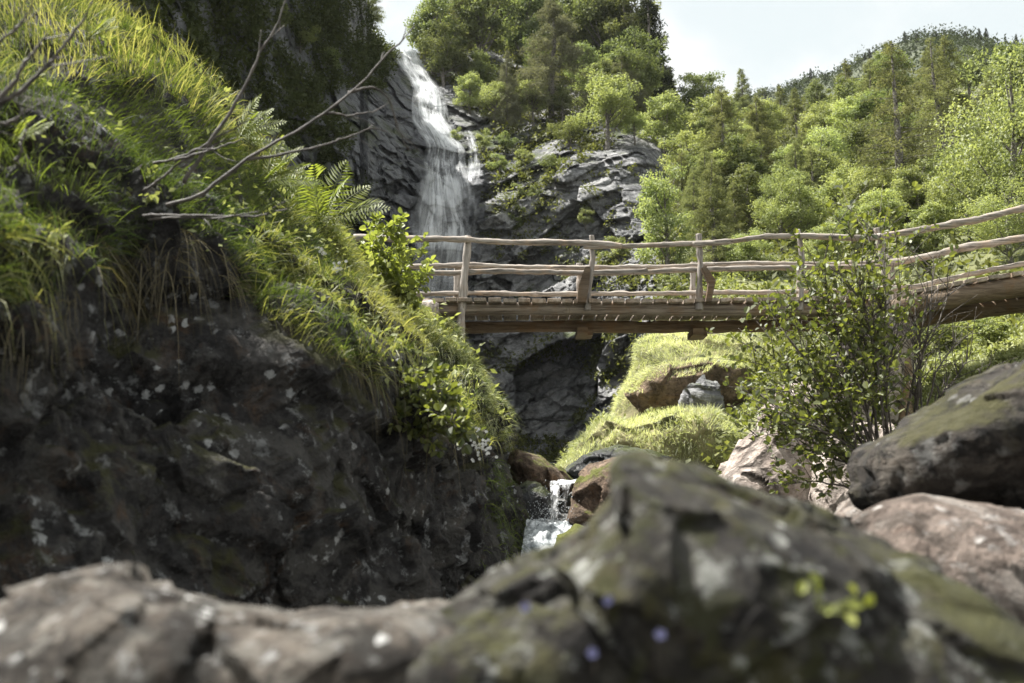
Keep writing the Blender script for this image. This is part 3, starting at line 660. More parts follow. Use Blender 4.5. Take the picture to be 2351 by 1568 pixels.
# ------------------------------------------------------------------ water
def fall(name, rows, mat, lift, amp, label, ns=40, nt_=220, layers=1, jit=.2, parent=None, edge=.6):
    rows = np.array(rows, float)                                # v, left u, right u, density
    Vs, Fs, As, n = [], [], [], 0
    for L in range(layers):
        R = catmull(rows, nt_); s = np.linspace(0, 1, ns)[None]; v = np.repeat(R[:, :1], ns, 1); u = R[:, 1:2] + (R[:, 2:3] - R[:, 1:2]) * s
        u = u + 2.5 * vnoise(np.stack([v / 70, s * 3 + 0 * v, 0 * v + L], -1))
        P = cliffP(u, v, amp)
        k = 6; Y = P[..., 1]
        sm = np.stack([np.roll(Y, i, 0) for i in range(-k, k + 1)]).mean(0); Y = Y * .2 + sm * .8
        Y[:k] = P[:k, :, 1]; Y[-k:] = P[-k:, :, 1]
        P = at(u, v, Y - lift - jit * L + .15 * vnoise(np.stack([s * 5 + 0 * v, v / 60, 0 * v + L * 3.], -1)))
        w_ = (R[:, 2:3] - R[:, 1:2]).mean() / FPX * 56; ln = np.r_[0, np.cumsum(np.linalg.norm(np.diff(P.mean(1), axis=0), axis=1))]
        e = np.clip(np.minimum(s, 1 - s) / .22, 0, 1) ** edge
        A = np.stack([s * w_ + 3.1 * L + 0 * v, np.repeat(ln[:, None], ns, 1) + 17 * L, e * R[:, 3:4]], -1)
        Vs.append(P.reshape(-1, 3)); As.append(A.reshape(-1, 3)); Fs.append(gfaces(nt_, ns) + n); n += nt_ * ns
    me = mesh(name, np.concatenate(Vs), np.concatenate(Fs), mat, vec=np.concatenate(As))
    o = link(name, me, parent)
    if label: tag(o, label, 'waterfall', kind='structure')
    return o
wf = fall('waterfall', [(114, 894, 964, 1.2), (140, 908, 976, 1.2), (170, 930, 990, 1.2), (205, 946, 1012, 1.1), (240, 942, 1026, 1.1), (275, 944, 1034, 1.15), (305, 962, 1054, 1.1), (335, 978, 1066, .9), (370, 970, 1070, .95), (410, 964, 1082, .95), (455, 953, 1094, .9), (500, 944, 1100, .85), (550, 942, 1098, .72), (610, 948, 1082, .58), (670, 955, 1062, .42), (740, 965, 1035, .0)],
          M['fall'], .5, .55, 'tall white waterfall running down the dark cliff behind the footbridge', layers=3)
fall('cascade', [(114, 898, 962, 1.3), (140, 912, 972, 1.3), (172, 934, 985, 1.3), (205, 952, 1006, 1.3), (240, 958, 1015, 1.2), (270, 968, 1022, 1.3), (300, 988, 1042, 1.2), (330, 1004, 1060, 1.), (350, 1020, 1070, .4)], M['lip'], 1.0, .5, None, layers=2, parent=wf)
fall('veil', [(352, 995, 1040, .0), (380, 990, 1040, .8), (430, 980, 1055, .9), (480, 975, 1065, .9), (520, 962, 1084, .9), (570, 960, 1076, .75), (640, 966, 1052, .45), (700, 975, 1035, .0)], M['lip'], 1.4, .35, None, layers=1, parent=wf)
fall('mist', [(380, 960, 1090, .0), (430, 945, 1110, .35), (500, 935, 1115, .45), (600, 935, 1105, .5), (700, 935, 1090, .45), (780, 945, 1070, .0)], M['mist'], 2.4, .2, None, layers=1, parent=wf, edge=1.4)
fall('side_strand', [(300, 1066, 1084, .8), (320, 1074, 1092, 1.2), (345, 1078, 1098, 1.), (370, 1076, 1106, 1.), (400, 1070, 1106, .8), (440, 1072, 1098, .6), (500, 1074, 1092, .3)], M['fall'], 1.1, .5, None, layers=2, ns=14, parent=wf)
fall('side_strand', [(392, 1040, 1096, .5), (398, 1030, 1108, .6), (405, 1020, 1118, .1)], M['fall'], .9, .6, None, layers=1, ns=30, nt_=14, parent=wf)

# the stream: pool of foam, little cascade, water running in above it
def sheet(name, rows, mat, label, bump, kind='structure', cat='stream', par=None, m=90, k=60, seed=0):
    C = np.stack([[at(*q) for q in r_] for r_ in rows]); G_ = catmull(catmull(C, m, 0), k, 1)
    d = bump * (fbm(G_ * 7, 5, seed) + .5 * np.abs(fbm(G_ * 16, 4, seed + 5)))
    G_ = G_ + (np.array([0, -.5, .85]) * d[..., None])
    s = np.linspace(0, 1, k)[None] + np.zeros((m, 1)); W = np.linalg.norm(G_[:, -1:] - G_[:, :1], axis=-1)
    ln = np.r_[0, np.cumsum(np.linalg.norm(np.diff(G_.mean(1), axis=0), axis=1))]
    A = np.stack([s * W, np.repeat(ln[:, None], k, 1), np.clip(np.minimum(s, 1 - s) / .12, 0, 1) * 1.1], -1)
    o = link(name, mesh(name, G_, gfaces(m, k), mat, vec=A.reshape(-1, 3)), par)
    if label: tag(o, label, cat, kind=kind)
    return o, G_
st, _ = sheet('stream', [[(1190, 1420, 7.2), (1260, 1420, 7.2), (1340, 1420, 7.2)], [(1195, 1290, 8.2), (1240, 1290, 8.2), (1300, 1290, 8.2)], [(1200, 1245, 9.), (1245, 1240, 9.), (1300, 1245, 9.)], [(1205, 1215, 9.7), (1250, 1205, 9.7), (1310, 1215, 9.7)], [(1210, 1200, 10.4), (1260, 1188, 10.4), (1320, 1200, 10.4)]],
              M['foam'], 'white foaming stream below the little cascade between the boulders', .10, seed=71)
sheet('cascade', [[(1262, 1108, 11.6), (1290, 1106, 11.6), (1330, 1104, 11.7)], [(1262, 1118, 11.0), (1288, 1116, 10.9), (1312, 1112, 11.0)], [(1264, 1145, 10.7), (1284, 1145, 10.6), (1304, 1142, 10.7)], [(1262, 1190, 10.5), (1280, 1192, 10.4), (1298, 1190, 10.5)], [(1250, 1225, 10.2), (1275, 1228, 10.1), (1300, 1225, 10.2)]], M['splash'], None, .05, par=st, seed=81)
sheet('inflow', [[(1268, 1112, 11.5), (1295, 1110, 11.5), (1325, 1110, 11.5)], [(1275, 1104, 13.), (1310, 1102, 13.), (1345, 1102, 13.)], [(1270, 1098, 16), (1300, 1096, 16), (1340, 1096, 16)]], M['foam'], None, .05, par=st, seed=91)
mb = MB(); r = np.random.default_rng(5)
import bmesh
ib = bmesh.new(); bmesh.ops.create_icosphere(ib, subdivisions=1, radius=1); iv = np.array([v.co[:] for v in ib.verts]); itri = np.array([[v.index for v in f.verts] for f in ib.faces]); ib.free()
iq = np.concatenate([itri, itri[:, 2:]], 1)
dv, df, n_ = [], [], 0
for k in range(420):
    a = r.random(); u_ = r.normal(1258, 26) + 10 * a; v_ = 1200 - abs(r.normal(0, 34)); s_ = r.uniform(.002, .006)
    c_ = at(u_, min(v_, 1222), r.uniform(9.9, 10.25)); dv.append(c_ + iv * s_ * np.array([1, 1, r.uniform(1, 2.2)])); df.append(itri + n_); n_ += len(iv)
sp = link('spray', mesh('spray', np.concatenate(dv), np.concatenate(df), M['foam'])); tag(sp, 'spray of white droplets flying off the little cascade', 'spray', kind='stuff')

# ------------------------------------------------------------------ trees
def clump_leaves(mb, C, rad, per, L, r, W=.55, flat=.7, up=.6, tlo=.15, thi=.95, hang=0., tc=None, scale=None):
    """leaf clumps of radius rad round centres C; each clump has its own shade of green"""
    n = len(C); rad = np.broadcast_to(rad, (n,)); c = np.repeat(C, per, 0); R = np.repeat(rad, per)[:, None]
    o = r.normal(size=(n * per, 3)); o = nrm(o) * r.random((n * per, 1)) ** .45
    p = c + o * R * np.array([1, 1, flat])
    d = nrm(o * .5 + unit(n * per, r) * .8 + np.array([0, 0, -hang])); nn = nrm(unit(n * per, r) * .5 + np.array([0, 0, up]) + o * .9)
    T = np.repeat(r.uniform(tlo, thi, n) if tc is None else tc, per) * .65 + r.random(n * per) * .35
    l = L * r.uniform(.6, 1.3, n * per) * (1 if scale is None else np.repeat(scale, per))
    leaves(mb, p, d, nn, l, l * W, T)

def broad(seed, H=8., R=2.5, ncl=44, per=190, L=.23, base=.22, mat='broad', lean=0.):
    r = np.random.default_rng(seed); tr = MB()
    top = np.array([lean, 0, H * .78]); P = np.array([[0, 0, -.5], [.1 * r.normal(), .1 * r.normal(), H * .3], top * .75 + np.array([.15 * r.normal(), .15 * r.normal(), 0]), top])
    tr.tube(P, [.028 * H, .02 * H, .011 * H, .004 * H], 7, .2, seed, m=14)
    C = []
    lob = r.normal(size=(7, 3)); lob = nrm(lob)
    while len(C) < ncl:
        d = nrm(r.normal(size=3)); q = r.random() ** .4
        sh = .72 + .38 * max(0, (lob @ d).max()) ** 4
        z = d[2] * q; wdt = 1.0 if z < 0 else 1 - .25 * z
        p = np.array([d[0] * R * q * sh * wdt + lean * .7, d[1] * R * q * sh * wdt, H * (base + (1 - base) / 2) + z * H * (1 - base) / 2 * sh])
        C.append(p)
    C = np.array(C)
    for k in r.choice(ncl, min(16, ncl), replace=False):
        t = np.clip((C[k][2] - .22 * H) / (.75 * H) * .85, .12, .9); a = np.array([np.interp(t, [0, .33, .67, 1], P[:, i]) for i in range(3)])
        mid = (a + C[k]) / 2 + np.array([0, 0, -.03 * H]); tr.tube([a, mid, C[k]], [.009 * H, .006 * H, .002 * H], 5, 0, m=6)
    cr = MB(); clump_leaves(cr, C, r.uniform(.18, .36, ncl) * R, per, L, r, flat=.62)
    return tr.mesh('trunk', M['bark']), cr.mesh('crown', M[mat], False)

def larch(seed, H=12., R=2.3, base=.3, mat='larch', n=95, per=34, L=.26, droop=.25, dead=True):
    r = np.random.default_rng(seed); tr = MB(); cr = MB()
    P = np.array([[0, 0, -.6], [.12 * r.normal(), .12 * r.normal(), H * .35], [.12 * r.normal(), .12 * r.normal(), H * .7], [0, 0, H]])
    tr.tube(P, [.021 * H, .017 * H, .010 * H, .0012 * H], 8, .2, seed, m=16)
    for k in range(n):
        t = base + (1 - base) * (k + r.random()) / n; z = t * H; f = (t - base) / (1 - base)
        ln = R * (1 - f) ** .75 * (.35 + .65 * min(1, f / .18 + .3)) * r.uniform(.55, 1.15) + .12
        a = r.random() * 6.283; d = np.array([math.cos(a), math.sin(a), 0])
        b0 = np.array([np.interp(z, P[:, 2], P[:, i]) for i in range(3)])
        tip = b0 + d * ln + np.array([0, 0, (.18 * f - droop * (1 - f)) * ln]); mid = (b0 + tip) / 2 + np.array([0, 0, .04 * ln])
        tr.tube([b0, mid, tip], [.0032 * H * (1.1 - f), .002 * H * (1.1 - f), .0006 * H], 4, 0, m=5)
        m = max(4, int(per * ln / R * 1.3)); q = .18 + .82 * r.random(m) ** .7
        c = b0 + (tip - b0) * q[:, None] + np.array([0, 0, .04 * ln]) * (1 - (2 * q - 1) ** 2)[:, None] + r.normal(size=(m, 3)) * np.array([.11, .11, .07]) * (.6 + ln * .35)
        rep = 5; c = np.repeat(c, rep, 0) + r.normal(size=(m * rep, 3)) * .09 * (.5 + ln * .4)
        dd = nrm(unit(m * rep, r) + np.array([0, 0, -.45]) + d * .5)
        leaves(cr, c, dd, unit(m * rep, r), L * r.uniform(.6, 1.2, m * rep), L * .22, np.clip(r.random() * .6 + r.random(m * rep) * .4, 0, 1))
    if dead:
        for k in range(14):
            z = H * r.uniform(.12, base + .25); a = r.random() * 6.283; b0 = np.array([np.interp(z, P[:, 2], P[:, i]) for i in range(3)]); ln = R * r.uniform(.3, .8)
            d = np.array([math.cos(a), math.sin(a), r.uniform(-.35, .25)]); tr.tube([b0, b0 + d * ln * .5, b0 + d * ln + np.array([0, 0, .1 * r.normal()])], [.0028 * H, .002 * H, .0007 * H], 4, 0, m=5)
    return tr.mesh('trunk', M['bark']), cr.mesh('crown', M[mat], False)

def spruce(seed, H=12., R=2.2, n=130, per=22):
    return larch(seed, H, R, .08, 'dark', n, per, .42, .35, False)

PROTO = {
    'b0': broad(101), 'b1': broad(102, 8, 2.9, 50, 180, .24, .15), 'b2': broad(103, 8, 2.2, 40, 180, .22, .3), 'b3': broad(104, 8, 2.6, 48, 180, .25, .12),
    'r0': broad(111, 8, 3.2, 44, 230, .21, .2, 'bright'), 'r1': broad(112, 8, 2.8, 46, 190, .21, .1, 'bright'), 'r2': broad(113, 8, 3.0, 34, 190, .22, .3, 'bright'),
    'l0': larch(121), 'l1': larch(122, 12, 2.6, .25, n=110), 'l2': larch(123, 12, 2.1, .4), 'l3': larch(124, 12, 3.0, .12, n=130, per=40), 'lt': larch(125, 12, 2.7, .30, n=95, per=20, droop=.22), 'lg': larch(126, 12, 3.6, .16, 'greylarch', n=150, per=50, droop=.45),
    's0': spruce(131), 's1': spruce(132, 12, 2.7),
    'n0': broad(141, 8, 3.2, 110, 130, .15, .08, 'bright'), 'n1': broad(142, 8, 2.6, 80, 150, .15, .05, 'bright'),
    'u0': broad(151, 3, 1.6, 26, 130, .16, .02, 'bright'), 'u1': broad(152, 3, 1.9, 30, 130, .16, .0, 'broad'), 'u2': broad(153, 3, 1.4, 24, 130, .16, .05, 'broad'),
}
HP = {k: (8. if k[0] in 'brn' else 3. if k[0] == 'u' else 12.) for k in PROTO}
NAMES = {'b': ('deciduous_tree', 'tree'), 'r': ('deciduous_tree', 'tree'), 'n': ('deciduous_tree', 'tree'), 'l': ('larch_tree', 'tree'), 's': ('spruce_tree', 'tree'), 'u': ('bush', 'bush')}
def plant(kind, P, h, label, group=None, wide=1., rot=None, name=None):
    nm, cat = NAMES[kind[0]]; t = thing(name or nm, label, cat, P, group)
    s = h / HP[kind]; t.scale = (s * wide, s * wide, s); t.rotation_euler = (0, 0, rng.random() * 6.28 if rot is None else rot)
    for me in PROTO[kind]: link(me.name.split('.')[0], me, t)
    return t
def px(h, Y): return h / FPX * Y * 1.04
def grow(rows, f, group=None):
    for kind, u_, v_, h, label, *rest in rows:
        P = f(u_, v_); P = np.array(P) - np.array([0, 0, .02 * px(h, P[1])])
        plant(kind, P, px(h, P[1]) * (1.12 if kind[0] != 'u' else 1), label, group, rest[0] if rest else 1.)
cliffS = lambda u, v: at(u, v, cliffB(u, v) - .2)
grow([
    ('b0', 995, 165, 190, 'broadleaf tree nearest the waterfall lip, at the left edge of the wooded dome', 1.1),
    ('l1', 1050, 165, 235, 'grey-green larch just inside the left edge of the wooded dome', .95),
    ('b0', 1105, 180, 250, 'tall yellow-green broadleaf tree upper left on the wooded dome, left of the drooping larch'),
    ('b1', 1020, 200, 150, 'spreading broadleaf tree low on the dome beside the top of the waterfall'),
    ('lg', 1165, 310, 190, 'pale grey larch with a bare lower trunk, left of the big drooping larch', .7),
    ('lg', 1266, 285, 290, 'big grey-green drooping larch in the middle of the wooded dome', 1.15),
    ('b3', 1210, 150, 200, 'broadleaf tree behind the big drooping larch, left side'),
    ('b0', 1320, 150, 190, 'broadleaf tree on the dome top right of the big drooping larch'),
    ('b1', 1385, 165, 250, 'tall yellow-topped broadleaf tree at the crest of the dome'),
    ('b3', 1445, 190, 240, 'wide dark-shaded broadleaf tree on the right shoulder of the dome'),
    ('s1', 1492, 240, 260, 'dark spruce at the right edge of the wooded dome'),
    ('b1', 1465, 262, 190, 'dense shaded broadleaf tree in front of the dark dome spruce'),
    ('lg', 1432, 265, 140, 'round grey larch below the dome crest, above the bright cliff-edge tree', 1.5),
    ('b3', 1345, 245, 150, 'shaded broadleaf tree between the drooping larch and the bright cliff-edge tree'),
    ('r0', 1395, 340, 185, 'bright round maple-like tree standing on the edge of the grey cliff', 1.1),
    ('r2', 1458, 330, 72, 'small rounded pale tree right beside the bright cliff-edge tree', 1.2),
    ('r1', 1530, 368, 165, 'bright broadleaf tree on the right corner of the grey cliff'),
    ('b2', 1575, 330, 90, 'dark broadleaf tree behind the bright one on the right cliff corner'),
    ('s0', 1540, 262, 105, 'small pointed spruce against the clouds right of the dome'),
    ('r1', 1080, 270, 110, 'bright bushy tree beside the middle of the waterfall, right bank'),
    ('r2', 1135, 300, 115, 'slim bright broadleaf tree on the slope right of the waterfall'),
    ('l2', 1195, 300, 130, 'thin green larch between the two grey larches of the dome', .8),
    ('r2', 1225, 300, 120, 'open bright tree on the slope below the drooping larch'),
    ('b2', 1290, 290, 95, 'olive broadleaf tree on the slope edge left of the bright cliff-edge tree'),
    ('b3', 1150, 110, 140, 'broadleaf tree high on the dome touching the top of the picture, left half'),
    ('b0', 1260, 90, 150, 'broadleaf tree high on the dome touching the top of the picture, middle'),
    ('b2', 1060, 90, 120, 'broadleaf tree behind the larch at the left edge of the dome'),
    ('l3', 845, 72, 150, 'dark larch hanging over the top of the left cliff beside the sky', 1.1),
    ('u0', 1045, 330, 40, 'bright bush at the foot of the bank trees right beside the white water'),
    ('u0', 1110, 345, 50, 'bright bush on the ledge right of the side strand of the fall'),
    ('u2', 1160, 350, 60, 'olive bush on the slope above the right cliff ledge'),
    ('u0', 1145, 395, 42, 'bright bush on the ledge tip beside the waterfall', 1.4),
    ('u0', 1205, 385, 48, 'bright bush in the middle of the ledge on the right cliff', 1.4),
    ('u1', 1265, 395, 45, 'olive bush at the right end of the cliff ledge', 1.3),
    ('u1', 1310, 330, 60, 'dark bush under the edge of the dome woods', 1.3),
    ('u0', 1190, 465, 46, 'bright small bush growing from the cliff face beside the veil of water'),
    ('u2', 1225, 470, 55, 'pointed bush growing from the cliff face under the ledge', .8),
    ('u2', 1185, 530, 60, 'dark bush on the shaded cliff right of the waterfall above the railing', 1.2),
    ('u0', 1345, 520, 50, 'pale bush at the foot of the bright cliff block above the railing', .9),
    ('u0', 1420, 610, 70, 'pale bush seen between the railings right of the second post', 1.2),
    ('u2', 1425, 850, 55, 'dark bush on the gorge wall under the bridge beside the grassy knoll', 1.2),
    ('u1', 690, 110, 60, 'sunlit bush high on the shaded left cliff', 1.4),
    ('u1', 745, 150, 50, 'bush on the shaded left cliff under the hanging larch', 1.4),
    ('u2', 640, 60, 70, 'bush on the shaded left cliff behind the long grass', 1.4),
], cliffS)
grow([
    ('r1', 1530, 650, 270, 'pale bushy tree in front of the cliff right of the grey rock face', .8),
    ('b1', 1618, 300, 150, 'dark round-headed tree against the clouds at the left end of the hillside'),
    ('l2', 1708, 330, 170, 'larch with a tufted top against the clouds on the hillside', .9),
    ('l3', 1665, 470, 265, 'tall pale larch on the left of the hillside, trunk showing'),
    ('l1', 1745, 455, 225, 'larch in the left middle of the hillside beside the tall pale one', 1.2),
    ('l3', 1645, 640, 260, 'pale feathery larch above the right part of the railing', 1.1),
    ('r0', 1890, 450, 165, 'bright spreading tree with a dark forked trunk in the middle of the hillside', 1.1),
    ('n1', 1800, 580, 190, 'dense glossy round tree just above the railing left of the alder', .95),
    ('lt', 2075, 520, 410, 'tallest larch with a straight bare trunk, right half of the hillside', 1.1),
    ('lt', 2165, 470, 370, 'larch with a pale kinked trunk right of the tallest larch'),
    ('l2', 2195, 420, 330, 'slim larch trunk behind and right of the pale kinked one'),
    ('l1', 2010, 330, 190, 'larch on the upper slope left of the tallest larch', 1.2),
    ('b3', 1950, 330, 150, 'olive tree on the upper slope behind the bright spreading tree'),
    ('b0', 1880, 290, 100, 'small olive tree high on the slope below the far ridge'),
    ('l0', 1795, 320, 120, 'small larch on the skyline of the hillside left of the far ridge', 1.3),
    ('l2', 1830, 335, 130, 'thin dead-branched larch on the skyline of the hillside'),
    ('b2', 1760, 330, 80, 'low tree on the skyline between two larches'),
    ('b3', 1985, 420, 140, 'olive tree left of the trunk of the tallest larch', 1.2),
    ('l1', 1945, 250, 110, 'larch near the top of the slope under the far ridge', 1.3),
    ('l3', 2055, 260, 130, 'feathery larch near the top of the slope under the ridge summit', 1.1),
    ('l1', 2140, 250, 140, 'larch at the top of the slope right of the ridge summit', 1.2),
    ('b1', 2230, 230, 120, 'broadleaf tree at the top of the slope far right'),
    ('r2', 1960, 530, 150, 'bright young tree behind the alder tips', 1.2),
    ('r0', 1720, 640, 110, 'bright low tree behind the railing left of the glossy tree', 1.2),
    ('r1', 1900, 640, 130, 'bright bushy tree behind the railing at the alder', 1.1),
    ('n0', 2350, 560, 460, 'large leafy tree filling the upper right corner', .85),
    ('n1', 2235, 560, 230, 'bright leafy young tree above the rising railing', 1.1),
    ('n0', 2320, 600, 190, 'bright leafy bush-like tree above the end of the rising railing', 1.3),
    ('r1', 2150, 590, 130, 'bright leafy tree behind the bend of the railing', 1.3),
    ('b3', 2110, 630, 110, 'shaded tree in the dark hollow under the rising railing', 1.2),
    ('u0', 1545, 690, 60, 'pale bush seen through the railing left of the third post', 1.4),
    ('u1', 2150, 800, 90, 'green bush on the slope under the rising span', 1.5),
    ('u0', 2280, 800, 80, 'bright bush on the slope under the rising span near the right edge', 1.5),
    ('u1', 1790, 800, 70, 'shaded bush on the slope behind the alder', 1.5),
], lambda u, v: hillP(u, v))
rf = np.random.default_rng(88)
for k in range(100):                                            # the wood between the named trees
    u_, v_ = rf.uniform(1520, 2340), 0
    v_ = np.interp(u_, [1500, 1600, 1800, 2000, 2200, 2400], [400, 330, 310, 270, 240, 230]) + (rf.random() ** .8) * 330
    if v_ > 600: continue
    P = hillP(u_, v_); kd = ['l1', 'b0', 'r1', 'l3', 'b3', 'r2', 'l0', 'b1'][k % 8]
    plant(kd, P, px(rf.uniform(95, 185), P[1]), {'l': 'larch standing among the mixed wood of the hillside', 'b': 'olive green broadleaf tree standing among the mixed wood of the hillside', 'r': 'pale green broadleaf tree standing among the mixed wood of the hillside'}[kd[0]], 'trees of the hillside wood', 1.2)
for k in range(26):
    u_ = rf.uniform(985, 1520); v_ = np.interp(u_, [985, 1100, 1250, 1400, 1520], [140, 60, 30, 80, 230]) + rf.random() * np.interp(u_, [985, 1100, 1400, 1520], [60, 200, 200, 60])
    P = cliffS(u_, v_); kd = ['b0', 'b3', 'b1', 'l1', 'r1'][k % 5]
    plant(kd, P, px(rf.uniform(90, 140), P[1]), 'tree standing among the dense wood of the dome', 'trees of the dome wood', 1.2)
def ridgeP(u): return at(u, np.interp(u, ru, rv) + 5, np.interp(u, ru, rY))
for k, u_ in enumerate(np.linspace(1700, 2345, 44)):
    u_ = u_ + rng.normal() * 6; P = ridgeP(u_) + np.array([0, rng.uniform(-6, 3), -1.2])
    plant(['s0', 's1', 'b1', 's0', 's1'][k % 5], P, px(rng.uniform(20, 36), P[1]), 'small dark tree standing on the skyline of the far ridge', 'trees along the far ridge', 1.2)

# ------------------------------------------------------------------ ground cover that nobody could count
def cover(name, G, jobs, mat, label, r, cat='undergrowth'):
    mb = MB()
    for poly, n, rad, per, L in jobs:
        P, N = scatter(G, n, poly, r)
        keep = fbm(P * (.9 / max(rad, .2)) * .35, 3, 77) > -.12; P, N = P[keep], N[keep]
        f = np.clip(P[:, 1] / 26, .22, 1.); clump_leaves(mb, P + N * (rad * .3 * f)[:, None], rad * f * r.uniform(.5, 1.4, len(P)), per, L, r, flat=.7, scale=f)
    o = mb.build(name, mat, None, False); tag(o, label, cat, kind='stuff'); return o
r = np.random.default_rng(12)
gp0 = [(-400, -100), (300, -100), (600, 300), (760, 480), (900, 640), (1060, 780), (1140, 980), (1040, 930), (880, 850), (700, 780), (560, 650), (300, 480), (150, 760), (-400, 800)]
cover('undergrowth', CG, [
    ([(950, 140), (1010, 60), (1250, 0), (1480, 130), (1620, 290), (1600, 345), (1500, 352), (1430, 325), (1350, 330), (1260, 330), (1130, 325), (1050, 275), (1010, 190)], 1500, .8, 26, .3),
    ([(1080, 340), (1130, 320), (1300, 330), (1420, 330), (1400, 345), (1310, 385), (1280, 430), (1130, 415)], 190, .5, 30, .22),
    ([(1100, 420), (1180, 420), (1290, 440), (1290, 570), (1220, 600), (1105, 590)], 90, .5, 26, .2),
    ([(1110, 770), (1460, 770), (1450, 900), (1330, 830), (1200, 830), (1120, 880)], 120, .4, 24, .2),
    ([(1360, 850), (1460, 800), (1440, 1000), (1370, 1040), (1330, 960)], 70, .4, 24, .2),
    ([(1120, 1000), (1340, 1010), (1320, 1075), (1130, 1075)], 200, .35, 24, .18),
    ([(1280, 560), (1480, 560), (1480, 680), (1300, 680)], 100, .5, 24, .2),
    ([(1330, 400), (1480, 380), (1480, 540), (1340, 520)], 30, .35, 20, .18),
], M['under'], 'leafy undergrowth on the dome slope and the ledges of the cliff', r)
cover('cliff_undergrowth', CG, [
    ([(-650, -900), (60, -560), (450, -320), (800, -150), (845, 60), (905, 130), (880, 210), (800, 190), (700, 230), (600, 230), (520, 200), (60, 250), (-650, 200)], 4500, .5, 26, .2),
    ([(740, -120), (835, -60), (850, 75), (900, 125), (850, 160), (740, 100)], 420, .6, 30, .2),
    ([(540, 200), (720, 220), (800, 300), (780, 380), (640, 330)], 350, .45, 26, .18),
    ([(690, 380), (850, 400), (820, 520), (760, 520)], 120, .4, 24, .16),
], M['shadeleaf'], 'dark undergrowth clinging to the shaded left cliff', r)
cover('hillside_undergrowth', HG, [
    ([(2060, 720), (2360, 680), (2360, 860), (2250, 940), (2080, 960)], 900, .28, 34, .13),
    ([(1440, 760), (1760, 760), (1800, 900), (1900, 1000), (1720, 1000), (1660, 900)], 380, .3, 30, .13),
    ([(1490, 620), (2060, 600), (2060, 700), (1490, 700)], 260, .45, 30, .16),
], M['fernslope'], 'bright bracken and low bushes covering the hillside', r, 'bracken')
cover('hillside_thicket', HG, [(None, 3600, .8, 26, .24)], M['under'], 'low thicket growing between the trees of the hillside', r)
cover('knoll_bracken', MLP[:, :], [(None, 90, .24, 30, .12)], M['fernslope'], 'small leafy herbs growing in the grass of the lower knoll', r, 'herbs')
cover('bank_herbs', BG, [(gp0, 420, .55, 15, .20)], M['fernslope'], 'broad-leaved weeds growing among the grass of the left bank', r, 'weeds')
cover('ridge_forest', RG, [(None, 4200, 2.2, 36, .65)], M['dark'], 'dark forest covering the far ridge', r, 'forest')

# ------------------------------------------------------------------ grass
def grass(mb, P, N, L, W, r, up=.8, lean=.55, droop=(.4, 1.1), tlo=0., thi=1., patch=1.2):
    n = len(P); T = np.clip(.5 + .7 * fbm(P * patch, 3, 91) + r.normal(size=n) * .2, tlo, thi)
    ld = nrm(np.stack([fbm(P * 1.7, 2, 95), fbm(P * 1.7, 2, 96), 0 * P[:, 0]], -1))
    d = N * lean + np.array([0, 0, up]) + unit(n, r) * .38 + ld * .4
    blades(mb, P - N * .015, d, L * r.uniform(.45, 1.25, n) * (1 + .45 * fbm(P * 2.2, 2, 97)), W * r.uniform(.6, 1.3, n), r.uniform(*droop, n), T, r=r)
BR = BG[:, :]
gp = [(-400, -300), (560, -300), (640, 330), (760, 470), (880, 610), (1000, 700), (1110, 790), (1150, 900), (1165, 1010), (1090, 1040), (1050, 960), (1020, 900), (960, 850), (905, 800), (868, 900), (800, 850), (740, 800), (640, 740), (545, 700), (520, 600), (440, 540), (330, 520), (270, 580), (215, 630), (170, 680), (60, 700), (-400, 720)]
mb = MB(); r = np.random.default_rng(21)
P, N = scatter(BG, 135000, gp, r); s_ = P[:, 1] / 6.
keep = (r.random(len(P)) < np.clip(1.15 - .05 * s_, .3, 1)) & (fbm(P * 1.5, 3, 55) > -.28); P, N = P[keep], N[keep]
grass(mb, P, N, .26, .0048, r, tlo=-.2)
gt = tag(mb.build('long_grass', M['grass'], None, False), 'long green grass growing thick over the top of the rock outcrop on the left', 'grass', kind='stuff')
mb = MB()
P, N = scatter(BG, 30000, [(520, 600), (660, 470), (740, 470), (800, 540), (880, 640), (980, 740), (1010, 830), (905, 800), (868, 895), (790, 845), (690, 790), (590, 720)], r)
k = fbm(P * 1.8, 3, 52) > -.2; grass(mb, P[k], N[k], .36, .0062, r, up=.8, lean=.75, droop=(.5, 1.3), tlo=.05, thi=.6)
P, N = scatter(BG, 5200, [(-300, -300), (500, -300), (640, 330), (760, 470), (600, 420), (420, 260), (200, 200), (0, 230), (-300, 300)], r)
grass(mb, P, N, .42, .0055, r, up=1.1, lean=.35, droop=(.3, .9), tlo=.4)
P, N = scatter(BG, 9000, [(880, 700), (960, 700), (1110, 790), (1150, 900), (1165, 1010), (1090, 1040), (1050, 960), (1020, 880), (940, 790)], r)
grass(mb, P, N, .34, .0075, r, up=.6, lean=.7, droop=(.5, 1.4), tlo=.2)
P, N = scatter(BG, 1500, [(-50, 520), (150, 500), (190, 600), (120, 690), (-50, 700)], r)
grass(mb, P, N, .32, .005, r, up=.5, lean=.9, droop=(.8, 1.8), tlo=.3)
PALE = mb; mb = MB()
P, N = scatter(BG, 13000, [(900, 690), (960, 690), (1060, 745), (1112, 790), (1150, 900), (1160, 1000), (1120, 1010), (1080, 930), (1020, 850), (950, 770)], r)
k = fbm(P * 2.2, 3, 53) > -.25; grass(mb, P[k], N[k], .30, .008, r, up=.6, lean=.7, droop=(.6, 1.5), tlo=.1)
tag(mb.build('cream_grass', M['drygrass'], None, False), 'cream-coloured dry grass tufts on the bank at the foot of the first bridge post', 'grass', kind='stuff')
mb = PALE
tag(mb.build('dry_grass', M['palegrass'], None, False), 'pale dry grass stalks and tufts along the edge of the left outcrop', 'grass', kind='stuff')
mb = MB()
